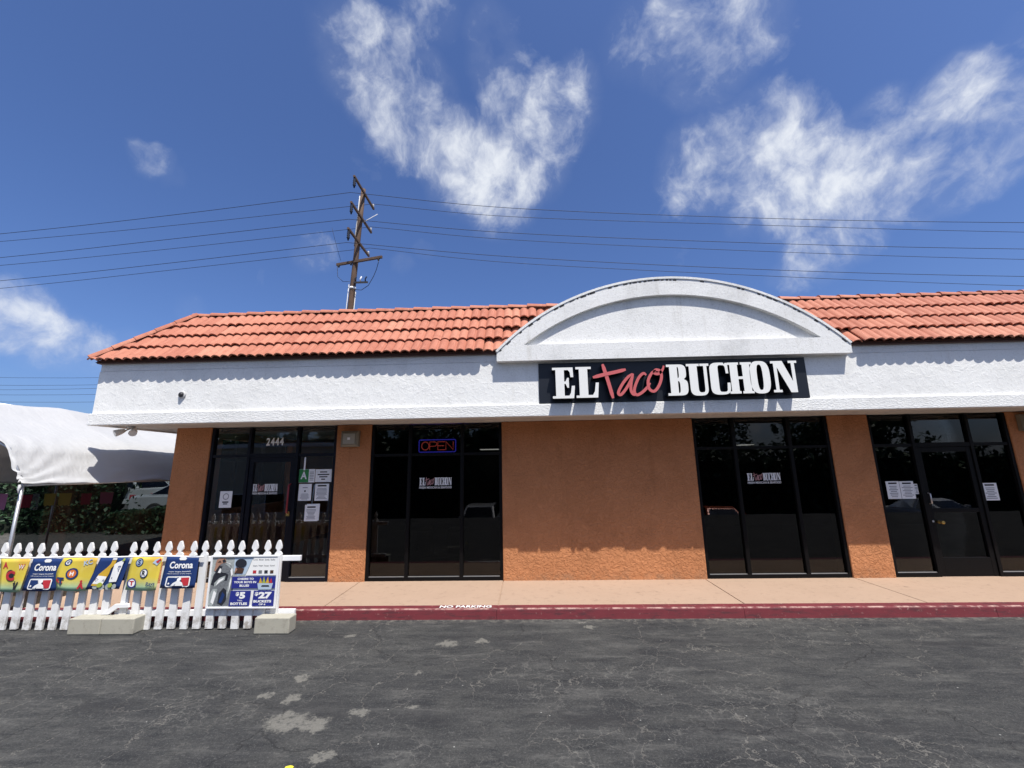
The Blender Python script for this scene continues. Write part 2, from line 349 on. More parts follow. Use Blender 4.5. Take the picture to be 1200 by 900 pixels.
PATCHES = [(-1.86, 3.50, .20), (-1.64, 3.46, .15), (-1.40, 3.12, .10), (-1.98, 3.80, .10), (-2.25, 3.86, .07), (-1.35, 3.62, .09), (-2.1, 4.15, .10), (.70, 5.36, .09), (.62, 5.5, .07), (-1.05, 4.25, .05), (-.95, 3.7, .05), (-.9, 4.9, .14), (-.55, 4.95, .10), (-2.05, 5.1, .08)]
def mat_asphalt():
    m, T, b = mat('asphalt'); co = worldco(T)
    n1 = T.noise(co, .55, 5, .6); n2 = T.noise(co, 2.6, 6, .65); n3 = T.noise(co, 140, 3, .7); n4 = T.noise(co, 34, 4, .7)
    c = T.mix(T.ss(n1, .35, .66), (.040, .040, .040), (.062, .061, .057))
    c = T.mix(T.ss(n2, .42, .72, 0, .7), c, (.074, .072, .065))
    # scuffed streaks running along the lot, at two sizes
    sk = T.noise(T.n('ShaderNodeMapping', None, Vector=co, Rotation=(0, 0, .12), Scale=(1.0, 4.2, 1)).outputs[0], 1.5, 9, .72)
    sk2 = T.noise(T.n('ShaderNodeMapping', None, Vector=co, Rotation=(0, 0, -.25), Scale=(3.2, 9, 1)).outputs[0], 2.2, 8, .75)
    c = T.mix(T.ss(sk, .50, .66, 0, .75), c, (.112, .108, .098))
    c = T.mix(T.ss(sk, .49, .36, 0, .75), c, (.022, .023, .025))
    c = T.mix(T.ss(sk2, .54, .70, 0, .65), c, (.125, .120, .108))
    c = T.mix(T.ss(sk2, .47, .32, 0, .65), c, (.022, .026, .027))
    c = T.mix(T.math('MULTIPLY', T.ss(n4, .44, .66), .45), c, (.022, .022, .023))
    n5 = T.noise(co, 62, 4, .75)
    c = T.mix(T.ss(n5, .52, .70, 0, .6), c, (.17, .165, .15))
    c = T.mix(T.ss(n3, .56, .72, 0, .5), c, (.19, .185, .17))
    spk = T.n('ShaderNodeTexVoronoi', dict(feature='F1'), Vector=co, Scale=15.).outputs
    spm = T.math('MULTIPLY', T.ss(spk[0], .11, .05), T.math('GREATER_THAN', T.n('ShaderNodeSeparateColor', None, Color=spk[1]).outputs[0], .93))
    c = T.mix(spm, c, (.40, .39, .35))
    c = T.mix(1., c, (.83, .85, .88), 'MULTIPLY')
    # cracks: sealer-pale lines in the older areas
    w = T.vmath('ADD', co, T.vscale(T.vmath('SUBTRACT', T.noise(co, 3.2, 5, .6, out=1), (.5, .5, .5)), .42))
    pw0 = T.vmath('ADD', co, T.vscale(T.noise(co, 5, 5, .65, out=1), .3))
    def crack(scale, width, lo, hi, seed):
        v = T.n('ShaderNodeTexVoronoi', dict(feature='DISTANCE_TO_EDGE'), Vector=T.vmath('ADD', w, (seed, seed*.7, 0)), Scale=scale).outputs[0]
        thin = T.ss(v, width, width*.3)
        return T.math('MULTIPLY', thin, T.ss(T.noise(T.vmath('ADD', co, (seed*3, 2, 0)), .75, 3, .55), lo, hi))
    k1 = crack(1.35, .008, .40, .54, 3.1); k2 = crack(4.2, .017, .46, .60, 8.4); kd = crack(.62, .007, .42, .5, 21.)
    c = T.mix(T.math('MULTIPLY', k1, .54), c, (.19, .18, .16)); c = T.mix(T.math('MULTIPLY', k2, .44), c, (.17, .165, .15))
    c = T.mix(T.math('MULTIPLY', kd, .38), c, (.016, .016, .017))
    yy = T.n('ShaderNodeSeparateXYZ', None, Vector=w).outputs
    for off, wd in ((3.55, .16), (5.05, .13)):
        tr = T.ss(T.math('ABSOLUTE', T.math('SUBTRACT', T.math('ADD', yy[1], T.math('MULTIPLY', yy[0], .05)), off)), wd, wd*.3)
        c = T.mix(T.math('MULTIPLY', tr, T.ss(T.noise(co, .8, 4, .6), .42, .62, 0, .5)), c, (.024, .024, .026))
    oil = T.n('ShaderNodeTexVoronoi', dict(feature='F1'), Vector=pw0, Scale=.9).outputs[0]
    c = T.mix(T.math('MULTIPLY', T.ss(oil, .16, .05), .55), c, (.018, .018, .019))
    # worn-through pale spots
    pw = T.vmath('ADD', co, T.vscale(T.vmath('SUBTRACT', T.noise(co, 9, 8, .78, out=1), (.5, .5, .5)), .34))
    acc = None
    for x, y, r in PATCHES:
        dd = T.vmath('DISTANCE', T.vmath('MULTIPLY', pw, (1, 1.35, 0)), (x, y*1.35, 0), out=1)
        g = T.ss(dd, r*.95, r*.6); acc = g if acc is None else T.math('MAXIMUM', acc, g)
    acc = T.math('MULTIPLY', acc, T.ss(T.noise(co, 16, 5, .7), .36, .5, .25, 1.))
    c = T.mix(T.math('MULTIPLY', acc, .72), c, T.mix(n5, (.11, .105, .09), (.27, .26, .23)))
    # sand gathered along the kerb line
    y = T.n('ShaderNodeSeparateXYZ', None, Vector=co).outputs[1]
    edge = T.math('MULTIPLY', T.ss(y, 5.42, 5.62), T.ss(T.noise(co, 12, 5, .7), .42, .66))
    c = T.mix(T.math('MULTIPLY', edge, .6), c, (.20, .185, .16))
    T.link(c, b.inputs['Base Color']); b.inputs['Roughness'].default_value = .88; b.inputs['Specular IOR Level'].default_value = .25
    h = T.math('ADD', T.math('MULTIPLY', n3, .8), T.math('MULTIPLY', n4, .7)); h = T.math('SUBTRACT', h, T.math('MULTIPLY', T.math('ADD', k1, kd), .7)); h = T.math('ADD', h, T.math('MULTIPLY', n2, 1.1))
    T.link(T.bump(h, .8, .009), b.inputs['Normal']); return m
M['asphalt'] = mat_asphalt()
def mat_concrete(name, c1, c2, stain):
    m, T, b = mat(name); co = worldco(T)
    n1 = T.noise(co, 1.7, 6, .65); n2 = T.noise(co, 11, 6, .7); n3 = T.noise(co, 120, 3)
    c = T.mix(n1, c1, c2); c = T.mix(T.ss(n2, .52, .74, 0, .6), c, stain); c = T.mix(T.ss(n3, .6, .75, 0, .35), c, [x*.6 for x in stain])
    sp = T.noise(co, 5, 4, .7); c = T.mix(T.ss(sp, .66, .74, 0, .6), c, [x*.55 for x in stain])
    T.link(c, b.inputs['Base Color']); b.inputs['Roughness'].default_value = .88; b.inputs['Specular IOR Level'].default_value = .2
    T.link(T.bump(T.math('ADD', n3, n2), .4, .004), b.inputs['Normal']); return m
M['walk'] = mat_concrete('pink concrete', (.345, .245, .178), (.41, .295, .218), (.25, .175, .13))
M['block'] = mat_concrete('grey buff concrete', (.34, .325, .265), (.44, .42, .35), (.22, .20, .165))
def mat_kerb():
    m, T, b = mat('red kerb paint'); co = worldco(T)
    n = T.noise(co, 6, 6, .7); n2 = T.noise(T.n('ShaderNodeMapping', None, Vector=co, Scale=(2.5, 12, 14)).outputs[0], 1.5, 6, .72)
    c = T.mix(n, (.115, .013, .019), (.175, .024, .032)); c = T.mix(T.ss(n2, .47, .66, 0, .8), c, (.062, .018, .021))
    c = T.mix(T.ss(T.noise(co, 18, 6, .75), .60, .68, 0, .7), c, (.33, .20, .17))
    z = T.n('ShaderNodeSeparateXYZ', None, Vector=co)
    lip = T.math('MULTIPLY', T.ss(z.outputs[2], .106, .116), T.ss(z.outputs[1], 5.66, 5.635))
    c = T.mix(T.math('MULTIPLY', lip, T.ss(T.noise(co, 9, 5, .7), .40, .62)), c, (.42, .27, .23))
    T.link(c, b.inputs['Base Color']); b.inputs['Roughness'].default_value = .7
    T.link(T.bump(T.noise(co, 70, 4), .4, .004), b.inputs['Normal']); return m
M['kerb'] = mat_kerb()
def mat_fabric():
    m, T, b = mat('white canopy fabric'); co = worldco(T)
    n = T.noise(co, 2.5, 5); T.link(T.mix(n, (.52, .53, .54), (.60, .60, .60)), b.inputs['Base Color']); b.inputs['Roughness'].default_value = .6
    w = T.noise(T.n('ShaderNodeMapping', None, Vector=co, Rotation=(.3, .2, .9), Scale=(3, 9, 4)).outputs[0], 1.3, 4, .55, .6)
    T.link(T.bump(T.math('ADD', w, T.math('MULTIPLY', T.noise(co, 40, 3), .08)), .3, .04), b.inputs['Normal'])
    tl = T.n('ShaderNodeBsdfTranslucent', None, Color=(.6, .6, .58, 1)); mx = T.n('ShaderNodeMixShader', None, i0=.22, i1=b.outputs[0], i2=tl.outputs[0])
    T.link(mx.outputs[0], [n for n in T.t.nodes if n.type == 'OUTPUT_MATERIAL'][0].inputs[0]); return m
M['fabric'] = mat_fabric()
def mat_leaf(name, a, b_):
    m, T, b = mat(name); rnd = T.n('ShaderNodeNewGeometry').outputs['Random Per Island']
    T.link(T.mix(rnd, a, b_), b.inputs['Base Color']); b.inputs['Roughness'].default_value = .6
    return m
M['leaf'] = mat_leaf('leaves', (.022, .05, .015), (.07, .11, .035))
M['twigs'] = plain('dark twigs', (.012, .018, .010), .9)
M['hedge'] = mat_leaf('hedge leaves', (.012, .042, .016), (.04, .09, .034))
def mat_yellow():
    m, T, b = mat('yellow pennant print'); z = T.n('ShaderNodeSeparateXYZ', None, Vector=T.n('ShaderNodeTexCoord').outputs['Generated']).outputs
    c = T.mix(T.ss(z[2], .0, .42), (.26, .48, .34), (.64, .50, .06)); c = T.mix(T.math('MULTIPLY', T.ss(z[2], .45, 1.), T.ss(z[0], .35, .8)), c, (.58, .36, .05))
    c = T.mix(T.ss(T.noise(objco(T), 9, 3), .45, .7, 0, .4), c, (.70, .60, .16))
    T.link(c, b.inputs['Base Color']); b.inputs['Roughness'].default_value = .5; return m
M['yellow_flag'] = mat_yellow()
def paint(name, c): 
    m, T, b = mat(name); b.inputs['Base Color'].default_value = (*c, 1); b.inputs['Roughness'].default_value = .3; b.inputs['Coat Weight'].default_value = .6
    b.inputs['Metallic'].default_value = .1; return m

# ------------------------------------------------------------------ setting: ground, kerb, sidewalk
ZS = .12; YK = 5.62; YW = 6.92
def ground():
    mb = MB()
    ys = [-300, -60, -30, -18] + [-10 + .8*i for i in range(11)] + [0, 2, 4, 5.6, 8, 14, 30, 80, 300]
    def hz(y): return -1.8 if y <= -10 else (-1.8*(lambda t: t*t*(3-2*t))((-2-y)/8) if y < -2 else 0)
    xs = [-300, -80, -40, -20, -10, -5, 0, 5, 10, 20, 40, 80, 300]
    V = [(x, y, hz(y)) for y in ys for x in xs]; n = len(xs)
    mb.add(V, [(j*n+i, j*n+i+1, (j+1)*n+i+1, (j+1)*n+i) for j in range(len(ys)-1) for i in range(n-1)], 0, True)
    structure(mb.build('asphalt_lot', M['asphalt']))
ground()
def sidewalk():
    root = structure(empty('sidewalk', (0, 6.3, 0)))
    base = MB().box(-13, 16, YK+.14, YW+.26, -.1, ZS-.012).box(-6.02, 14, YW+.261, 16.2, -.1, ZS-.012); base.build('footing', M['walk'], root)
    js = [-12.0, -9.6, -7.25, -4.95, -2.68, -.41, 2.70, 4.94, 7.6, 10.2, 13]
    for a, b in zip(js[:-1], js[1:]):
        mb = MB().box(a+.006, b-.006, YK+.141, YW+.25, ZS-.05, ZS); mb.build('slab', M['walk'], root, bevel=.006)
    k = structure(empty('kerb', (0, YK, 0)))
    kj = [-12.0, -9.4, -6.4, -3.45, -.42, 2.62, 5.6, 8.6, 11.6]
    for a, b in zip(kj[:-1], kj[1:]):
        mb = MB(); r = .018
        prof = [(YK, -.1), (YK-.012, -.1), (YK-.012, 0), (YK, ZS-r), (YK+r*.3, ZS-r*.3), (YK+r, ZS), (YK+.139, ZS+.001), (YK+.139, -.1)][1:]
        n = len(prof); x0, x1 = a+.002, b-.002
        mb.add([(x0, y, z) for y, z in prof]+[(x1, y, z) for y, z in prof], [tuple(range(n)), tuple(range(2*n-1, n-1, -1))]+[(i, i+n, (i+1)%n+n, (i+1)%n) for i in range(n)])
        mb.build('kerb_stone', M['kerb'], k)
    mb = MB(); V, F, _ = text_verts('NO PARKING', .025)
    mb.add([(-1.15+.66*a, YK+.035+.085*b_, ZS+.005) for a, b_ in V], F); mb.build('lettering', M['white_line'], k, fix=False)
sidewalk()
def paint_spot():
    mb = MB(); V = [(-1.553+  .026*math.cos(t)*(1+.2*math.sin(3*t)), 3.000+.022*math.sin(t), .006) for t in [i*.5236 for i in range(12)]]
    mb.add(V, [tuple(range(12))]); o = mb.build('paint_spot', M['yellow_paint']); tag(o, 'small yellow paint spot on the asphalt at the front edge', 'paint mark')
paint_spot()

# ------------------------------------------------------------------ the building
B = tag(empty('restaurant_building', (1, 7, ZS)), 'single storey orange stucco taco restaurant with white fascia and red tiled roof', 'building')
XL, XR = -6.0, 13.0
YS, YF, YP = 6.08, 6.11, 5.985
Z_SOF, Z_TRIM, Z_EAVE = 2.585, 2.765, 3.555
def part(mb, name, m, bevel=0, parent=None, fix=True): return mb.build(name, M[m] if isinstance(m, str) else m, parent or B, fix, bevel)
for a, b in ((XL, -5.385), (-3.2, -2.61), (4.92, 5.555), (7.74, XR)):
    part(MB().box(a, b, YW, YW+.30, ZS-.04, Z_SOF+.02), 'pillar', 'orange', .012)
part(MB().box(-.41, 2.735, YW, YW+.30, ZS-.04, Z_SOF+.02), 'wall', 'orange', .012)
for a, b, c, d in ((YW+.301, 7.4, ZS-.04, Z_SOF+.02), (7.4, 10.0, ZS-.04, 1.15), (7.4, 10.0, 2.47, Z_SOF+.02), (10.0, 16, ZS-.04, Z_SOF+.02)):
    part(MB().box(XL, XL+.3, a+.0005, b-.0005, c+(.0005 if c > 1 else 0), d-(.0005 if d < 2 else 0)), 'side_wall', 'orange')
sw = empty('side_window', (XL+.12, 8.7, 1.15), B)
for a, b in ((7.402, 7.45), (8.24, 8.29), (9.1, 9.15), (9.95, 9.998)): MB().box(XL+.08, XL+.16, a, b, 1.152, 2.468).build('frame', M['frame'], sw)
MB().box(XL+.09, XL+.15, 7.45, 9.95, 2.06, 2.10).build('frame', M['frame'], sw)
MB().box(XL+.117, XL+.123, 7.45, 9.95, 1.152, 2.468).build('pane', M['clear_glass'], sw)
part(MB().box(XR-.3, XR, YW+.301, 16, ZS-.04, Z_SOF+.02), 'side_wall', 'orange')
part(MB().box(XL, XR, 16.001, 16.3, ZS-.04, 4.2), 'rear_wall', 'orange')
part(MB().box(XL+.3, XR-.3, YW+.301, 12.5, ZS-.02, ZS+.008), 'interior_floor', 'floor_in')
part(MB().box(XL+.3, XR-.3, 12.5, 12.6, ZS, Z_SOF), 'interior_wall', 'interior')
part(MB().box(-6.66, XR+1, YS+.06, 15.9, Z_SOF+.021, Z_SOF+.10), 'soffit', 'soffit')
for a, b in ((-5.385, -3.2), (-2.61, -.41), (2.735, 4.92), (5.555, 7.74)):      # headers close the wall above the glass
    part(MB().box(a, b, YW+.22, YW+.30, Z_SOF-.03, Z_SOF+.02), 'header', 'frame')
tb = MB().box(-6.71, XR+1, YS, YF+.08, Z_SOF, Z_TRIM); tb.box(-6.71, -6.63, YF+.08, 15.9, Z_SOF, Z_TRIM)
part(tb, 'trim_band', 'dash', .008)
fb = MB().box(-6.685, XR+.975, YF, YF+.10, Z_TRIM-.005, 3.43); fb.box(-6.685, -6.61, YF+.10, 15.9, Z_TRIM-.005, 3.43)
part(fb, 'fascia', 'fascia', .006)
fb = MB().box(-6.675, XR+.965, YF+.006, YF+.10, 3.437, Z_EAVE+.02); fb.box(-6.675, -6.61, YF+.10, 15.9, 3.437, Z_EAVE+.02)
fb.box(-6.65, XR+.9, YF+.014, YF+.09, 3.425, 3.445)
part(fb, 'frieze', 'fascia')

# roof: a steep tiled mansard, hipped at the left corner
E_Y, E_Z, E_X = 6.035, 3.585, -6.73
RUN, RISE = .85, .985
R_Y, R_Z = E_Y+RUN, E_Z+RISE
PITCH = math.atan2(RISE, RUN); SL = math.hypot(RUN, RISE); NROW = 4; EXPO = SL/NROW
deck = MB()
deck.add([(E_X, E_Y+.02, E_Z-.02), (XR+1, E_Y+.02, E_Z-.02), (XR+1, R_Y+.02, R_Z-.02), (E_X+RUN, R_Y+.02, R_Z-.02), (E_X, 15.9, E_Z-.02), (E_X+RUN, 15.05, R_Z-.02), (XR+1, 15.05, R_Z-.02), (XR+1, 15.9, E_Z-.02)],
         [(0, 1, 2, 3), (0, 3, 5, 4), (3, 2, 6, 5), (4, 5, 6, 7)])
ROOF = part(deck, 'roof', 'deck', fix=False)
eb = MB().box(E_X+.02, XR+1, E_Y+.03, YF+.06, Z_EAVE-.006, Z_EAVE+.045); eb.box(E_X+.02, E_X+.12, YF+.06, 15.9, Z_EAVE-.006, Z_EAVE+.045)
part(eb, 'eave_board', 'eave_board', parent=ROOF)

TW = .28
def tile_profile(u): return .037*(abs(math.sin(2*math.pi*u))**.8)   # two round humps per tile, tight valleys
def tile_mesh():
    mb = MB(); NU = 20; L = EXPO*1.12; TH = .018
    def top(u, v): return ((u-.5)*(TW+.004), v*L, tile_profile(u)+.042*(1-v)+.004)
    mb.grid(NU, 1, top)
    lip = []
    for i in range(NU+1):
        u = i/NU; x, y, z = top(u, 0); lip += [(x, y, z), (x, y+.002, z-TH-.004)]
    mb.add(lip, [(2*i, 2*i+1, 2*i+3, 2*i+2) for i in range(NU)], 0, False)
    und = []
    for i in range(NU+1):
        u = i/NU; x, y, z = top(u, 0); und += [(x, y+.002, z-TH-.004), (x, y+L*.6, z-TH-.02)]
    mb.add(und, [(2*i, 2*i+1, 2*i+3, 2*i+2) for i in range(NU)], 0, True)
    for sx in (0, NU):
        a = top(sx/NU, 0); b = top(sx/NU, 1); mb.add([a, b, (b[0], b[1], b[2]-TH), (a[0], a[1], a[2]-TH)], [(0, 1, 2, 3)])
    return mb.mesh('tile', M['tile'])
TILE = tile_mesh(); TROT = Matrix.Rotation(PITCH, 4, 'X')
roofw = world_of(ROOF)
def clip_mesh(me, world, pco, pno):               # cut a tile along a world plane (the hip)
    bm = bmesh.new(); bm.from_mesh(me); bmesh.ops.transform(bm, matrix=Matrix.Translation(world) @ TROT, verts=bm.verts)
    bmesh.ops.bisect_plane(bm, geom=bm.verts[:]+bm.edges[:]+bm.faces[:], plane_co=pco, plane_no=pno, clear_outer=True)
    bmesh.ops.transform(bm, matrix=(Matrix.Translation(world) @ TROT).inverted(), verts=bm.verts)
    if len(bm.faces) < 4: bm.free(); return None
    m2 = bpy.data.meshes.new('tile'); bm.to_mesh(m2); bm.free(); m2.materials.append(M['tile']); return m2
def pedi_top(x): 
    return 4.66-3.611+math.sqrt(max(0, 3.611**2-(x-2.178)**2)) if abs(x-2.178) < 2.595 else 0
for row in range(NROW):
    s0 = row*EXPO - .03
    cy, cz = E_Y+s0*math.cos(PITCH), E_Z+s0*math.sin(PITCH)
    x = E_X - .05 + (row % 2)*0
    while x < 10.4:
        cx = x+TW/2; x += TW
        w = Vector((cx, cy, cz))
        me = TILE
        hipx = E_X + max(0, (cy-E_Y))
        if cx+TW/2 < hipx-.01: continue
        if -.2 < cx-TW/2 and cx+TW/2 < 4.55 and min(pedi_top(cx-TW/2), pedi_top(cx+TW/2)) > cz+.30: continue
        inped = -.6 < cx < 4.95 and max(pedi_top(cx-TW/2), pedi_top(cx+TW/2)) > cz-.1
        if cx-TW/2 < hipx+.5:
            me = clip_mesh(TILE, w, Vector((E_X, E_Y, 0)), Vector((-1, 1, 0)).normalized())
            if me is None: continue
        o = bpy.data.objects.new('tile', me); COL.objects.link(o); o.parent = ROOF; o.location = w-roofw+Vector((random.uniform(-.005, .005), random.uniform(-.008, .008), random.uniform(-.004, .006)))
        o.rotation_euler = (PITCH+random.uniform(-.009, .009), random.uniform(-.006, .006), random.uniform(-.009, .009))
        if inped: o.location = o.location+Vector((0, .055, -.0))
# plain tile sheet on the unseen left hip face
hs = MB()
def hipf(u, v):
    y0 = E_Y + RUN*v + (15.9-E_Y-2*RUN*v)*u
    return (E_X+RUN*v-.03, y0, E_Z+RISE*v+.02+.03*abs(math.sin(y0*math.pi/.165)))
hs.grid(460, 4, hipf); stuff(part(hs, 'hip_tiles', 'tile', parent=ROOF))
def barrel_mesh(L=.37, r0=.082, r1=.070):
    mb = MB(); N = 10
    for rr0, rr1, flip in ((r0, r1, 0), (r0-.016, r1-.016, 1)):
        mb.grid(N, 1, lambda u, v: ((v-.5)*L, -(rr0+(rr1-rr0)*v)*math.cos(math.pi*u), (rr0+(rr1-rr0)*v)*math.sin(math.pi*u)*.9))
    for v, a, b in ((-.5, r0, r0-.016), (.5, r1, r1-.016)):
        P = []
        for i in range(N+1):
            t = math.pi*i/N; P += [(v*L, -a*math.cos(t), a*math.sin(t)*.9), (v*L, -b*math.cos(t), b*math.sin(t)*.9)]
        mb.add(P, [(2*i, 2*i+1, 2*i+3, 2*i+2) for i in range(N)])
    return mb.mesh('ridge_tile', M['tile'])
BAR = barrel_mesh()
x = E_X+RUN+.10
while x < 10.4:
    if not (.9 < x-.2 and x+.2 < 3.4):
        o = bpy.data.objects.new('ridge_tile', BAR); COL.objects.link(o); o.parent = ROOF
        o.location = Vector((x, R_Y+.03, R_Z+.035+random.uniform(-.004, .004)))-roofw; o.rotation_euler = (0, .035, math.pi if False else 0)
    x += .335
hv = Vector((RUN, RUN, RISE)); HL = hv.length; hd = hv/HL
yaxis = Vector((-1, 1, 0)).normalized(); zaxis = hd.cross(yaxis)
HM = Matrix((hd, yaxis, zaxis)).transposed()
for i in range(5):
    o = bpy.data.objects.new('ridge_tile', BAR); COL.objects.link(o); o.parent = ROOF
    p = Vector((E_X, E_Y, E_Z+.05)) + hd*(HL*(i+.5)/5-.02) ; o.location = p-roofw; o.rotation_euler = HM.to_euler(); o.scale = (.98, 1, 1)

# pediment: segmental arch with a sunk panel
def arch():
    cx, N = 2.178, 44
    def arc(hc, zs, top):
        sag = top-zs; R = (hc*hc+sag*sag)/(2*sag); a0 = math.asin(hc/R)
        return [(cx+R*math.sin(-a0+2*a0*i/N), top-R+R*math.cos(-a0+2*a0*i/N)) for i in range(N+1)]
    O = arc(2.595, 3.555, 4.66); I = arc(2.187, 3.655, 4.393)
    zb = 3.41; x0, x1 = O[0][0], O[-1][0]
    mb = MB(); YB = 6.95; d = .065
    mb.prism_y([(x0, zb), (x1, zb)]+O[::-1], YP+d, YB)
    V = [(x, YP, z) for x, z in O]+[(x, YP, z) for x, z in I]+[(x0, YP, zb), (x1, YP, zb)]
    n = N+1; F = [(i, n+i, n+i+1, i+1) for i in range(N)]; F += [(0, 2*n, n), (n-1, 2*n-1, 2*n+1), (2*n, 2*n+1, 2*n-1, n)]
    mb.add(V, F)
    rim = [(x0, zb), (x1, zb)]+O[::-1]
    mb.add([(x, YP, z) for x, z in rim]+[(x, YP+d, z) for x, z in rim], [(i, (i+1)%len(rim), (i+1)%len(rim)+len(rim), i+len(rim)) for i in range(len(rim))])
    inn = I; k = len(inn)
    mb.add([(x, YP, z) for x, z in inn]+[(x, YP+d, z) for x, z in inn], [(i, (i+1)%k, (i+1)%k+k, i+k) for i in range(k)])
    P = part(mb, 'pediment', 'sand')
    R = (2.595**2+1.105**2)/2.21; zc = 4.66-R; cap = []
    a0 = math.asin(2.595/R)
    top = [(cx+(R+.022)*math.sin(-a0+2*a0*i/N), zc+(R+.022)*math.cos(-a0+2*a0*i/N)) for i in range(N+1)]
    low = [(cx+(R-.012)*math.sin(-a0+2*a0*i/N), zc+(R-.012)*math.cos(-a0+2*a0*i/N)) for i in range(N+1)]
    part(MB().prism_y(low+top[::-1], YP-.012, YB+.02), 'arch_cap', 'sand', parent=P)
    g = MB(); a = -a0+.01; rg = random.Random(3)
    while a < a0-.01:
        da = rg.uniform(.006, .026)
        if rg.random() < .62:
            r0, r1 = R-.036-rg.uniform(0, .006), R-.024+rg.uniform(0, .008)
            q = [(cx+r*math.sin(t), zc+r*math.cos(t)) for r, t in ((r0, a), (r0+rg.uniform(-.004, .004), a+da), (r1, a+da), (r1, a))]
            g.prism_y(q, YP-.003, YP+.01)
        a += da + rg.uniform(.002, .012)
    stuff(part(g, 'open_seam', 'seam', parent=P))
arch()

# ------------------------------------------------------------------ glazed bays
YG = 6.985
def bar(mb, x0, x1, z0, z1, y0=YG-.045, y1=YG+.045): mb.box(x0, x1, y0, y1, z0, z1)
GLASS_NOW = ['glass']
def pane(parent, x0, x1, z0, z1, y=YG):
    MB().box(x0, x1, y-.003, y+.003, z0, z1).build('pane', M[GLASS_NOW[0]], parent)
def window_bay(x0, x1, muls, tr):
    w = empty('window', ((x0+x1)/2, YG, ZS), B)
    zt = Z_SOF+.005
    for a, b in ((x0, x0+.05), (x1-.05, x1)): f = MB(); bar(f, a, b, ZS+.001, zt); f.build('frame', M['frame'], w, bevel=.004)
    f = MB(); bar(f, x0+.05, x1-.05, ZS+.001, ZS+.055, YG-.047, YG+.047); f.build('sill', M['frame'], w, bevel=.004)
    for m in muls: f = MB(); bar(f, m-.028, m+.028, ZS+.055, zt); f.build('mullion', M['frame'], w, bevel=.004)
    ed = [x0+.05]+[v for m in muls for v in (m-.028, m+.028)]+[x1-.05]
    for a, b in zip(ed[::2], ed[1::2]):
        f = MB(); bar(f, a, b, tr-.022, tr+.022, YG-.035, YG+.035); f.build('transom', M['frame'], w, bevel=.003)
        pane(w, a, b, ZS+.055, tr-.022); pane(w, a, b, tr+.022, zt)
        MB().box(a+.004, b-.004, YG-.028, YG-.012, ZS+.056, ZS+.064).build('glazing_bead', M['steel'], w)
    return w
window_bay(-2.61, -.41, (-1.955, -1.075), 2.085)
window_bay(2.735, 4.92, (3.395, 4.285), 2.105)
def entrance(x0, x1, d0, d1, tr, fm):
    w = empty('entrance', ((x0+x1)/2, YG, ZS), B); zt = Z_SOF+.005
    for a, b in ((x0, x0+.05), (d0-.05, d0), (d1, d1+.05), (x1-.05, x1)): f = MB(); bar(f, a, b, ZS+.001, zt); f.build('mullion', fm, w, bevel=.004)
    for a, b in ((x0+.05, d0-.05), (d1+.05, x1-.05)):
        f = MB(); bar(f, a, b, ZS+.001, ZS+.06, YG-.047, YG+.047); f.build('sill', fm, w, bevel=.004)
        f = MB(); bar(f, a, b, tr-.025, tr+.025, YG-.035, YG+.035); f.build('transom', fm, w, bevel=.003)
        pane(w, a, b, ZS+.06, tr-.025); pane(w, a, b, tr+.025, zt)
        MB().box(a+.004, b-.004, YG-.03, YG-.012, ZS+.061, ZS+.069).build('glazing_bead', M['steel'], w)
    f = MB(); bar(f, d0, d1, tr-.035, tr+.035, YG-.04, YG+.04); f.build('transom', fm, w, bevel=.003)
    pane(w, d0, d1, tr+.035, zt)
    return w
def door_leaf(d0, d1, top, fm, rails, panel=None):
    d = empty('door', ((d0+d1)/2, YG, ZS), B); z0 = ZS+.012; a, b = d0+.006, d1-.006
    for p, q in ((a, a+.07), (b-.07, b)): f = MB(); bar(f, p, q, z0, top, YG-.03, YG+.03); f.build('stile', fm, d, bevel=.004)
    zs = [(z0, z0+rails[0])]+[(r-.03, r+.03) for r in rails[1:]]+[(top-.075, top)]
    for p, q in zs: f = MB(); bar(f, a+.07, b-.07, p, q, YG-.029, YG+.029); f.build('rail', fm, d, bevel=.004)
    for (p, q), (r, s_) in zip(zs[:-1], zs[1:]): pane(d, a+.07, b-.07, q, r)
    return d
GLASS_NOW[0] = 'door_glass'
entrance(-5.385, -3.2, -4.685, -3.90, 2.115, M['door_frame'])
D1 = door_leaf(-4.685, -3.90, 2.078, M['door_frame'], [.24])
h = MB().tube([(-3.945, YG-.03, 1.17), (-3.945, YG-.085, 1.19), (-3.945, YG-.085, 1.62), (-3.945, YG-.03, 1.64)], .014); h.build('handle', M['red_trim'], D1)
MB().box(-3.972, -3.918, YG-.045, YG-.031, 1.13, 1.20).build('lock_plate', M['brass'], D1)
GLASS_NOW[0] = 'glass'
entrance(5.555, 7.74, 6.25, 7.10, 2.10, M['frame'])
D2 = door_leaf(6.25, 7.10, 2.06, M['frame'], [.26, 1.085])
h = MB().tube([(6.295, YG-.03, 1.19), (6.295, YG-.07, 1.20), (6.295, YG-.07, 1.34), (6.295, YG-.03, 1.35)], .010); h.build('handle', M['steel'], D2)
MB().lathe([(.016, 0), (.016, .012), (.010, .02)], (6.292, YG-.031, .925), 'y', 12).build('lock', M['steel'], D2)
k = MB().lathe([(.022, 0), (.022, -.012), (.012, -.02), (.012, -.04), (.026, -.05), (.026, -.075), (.012, -.085)], (6.40, YG-.003, .91), 'y', 14); k.build('knob', M['brass'], D2)
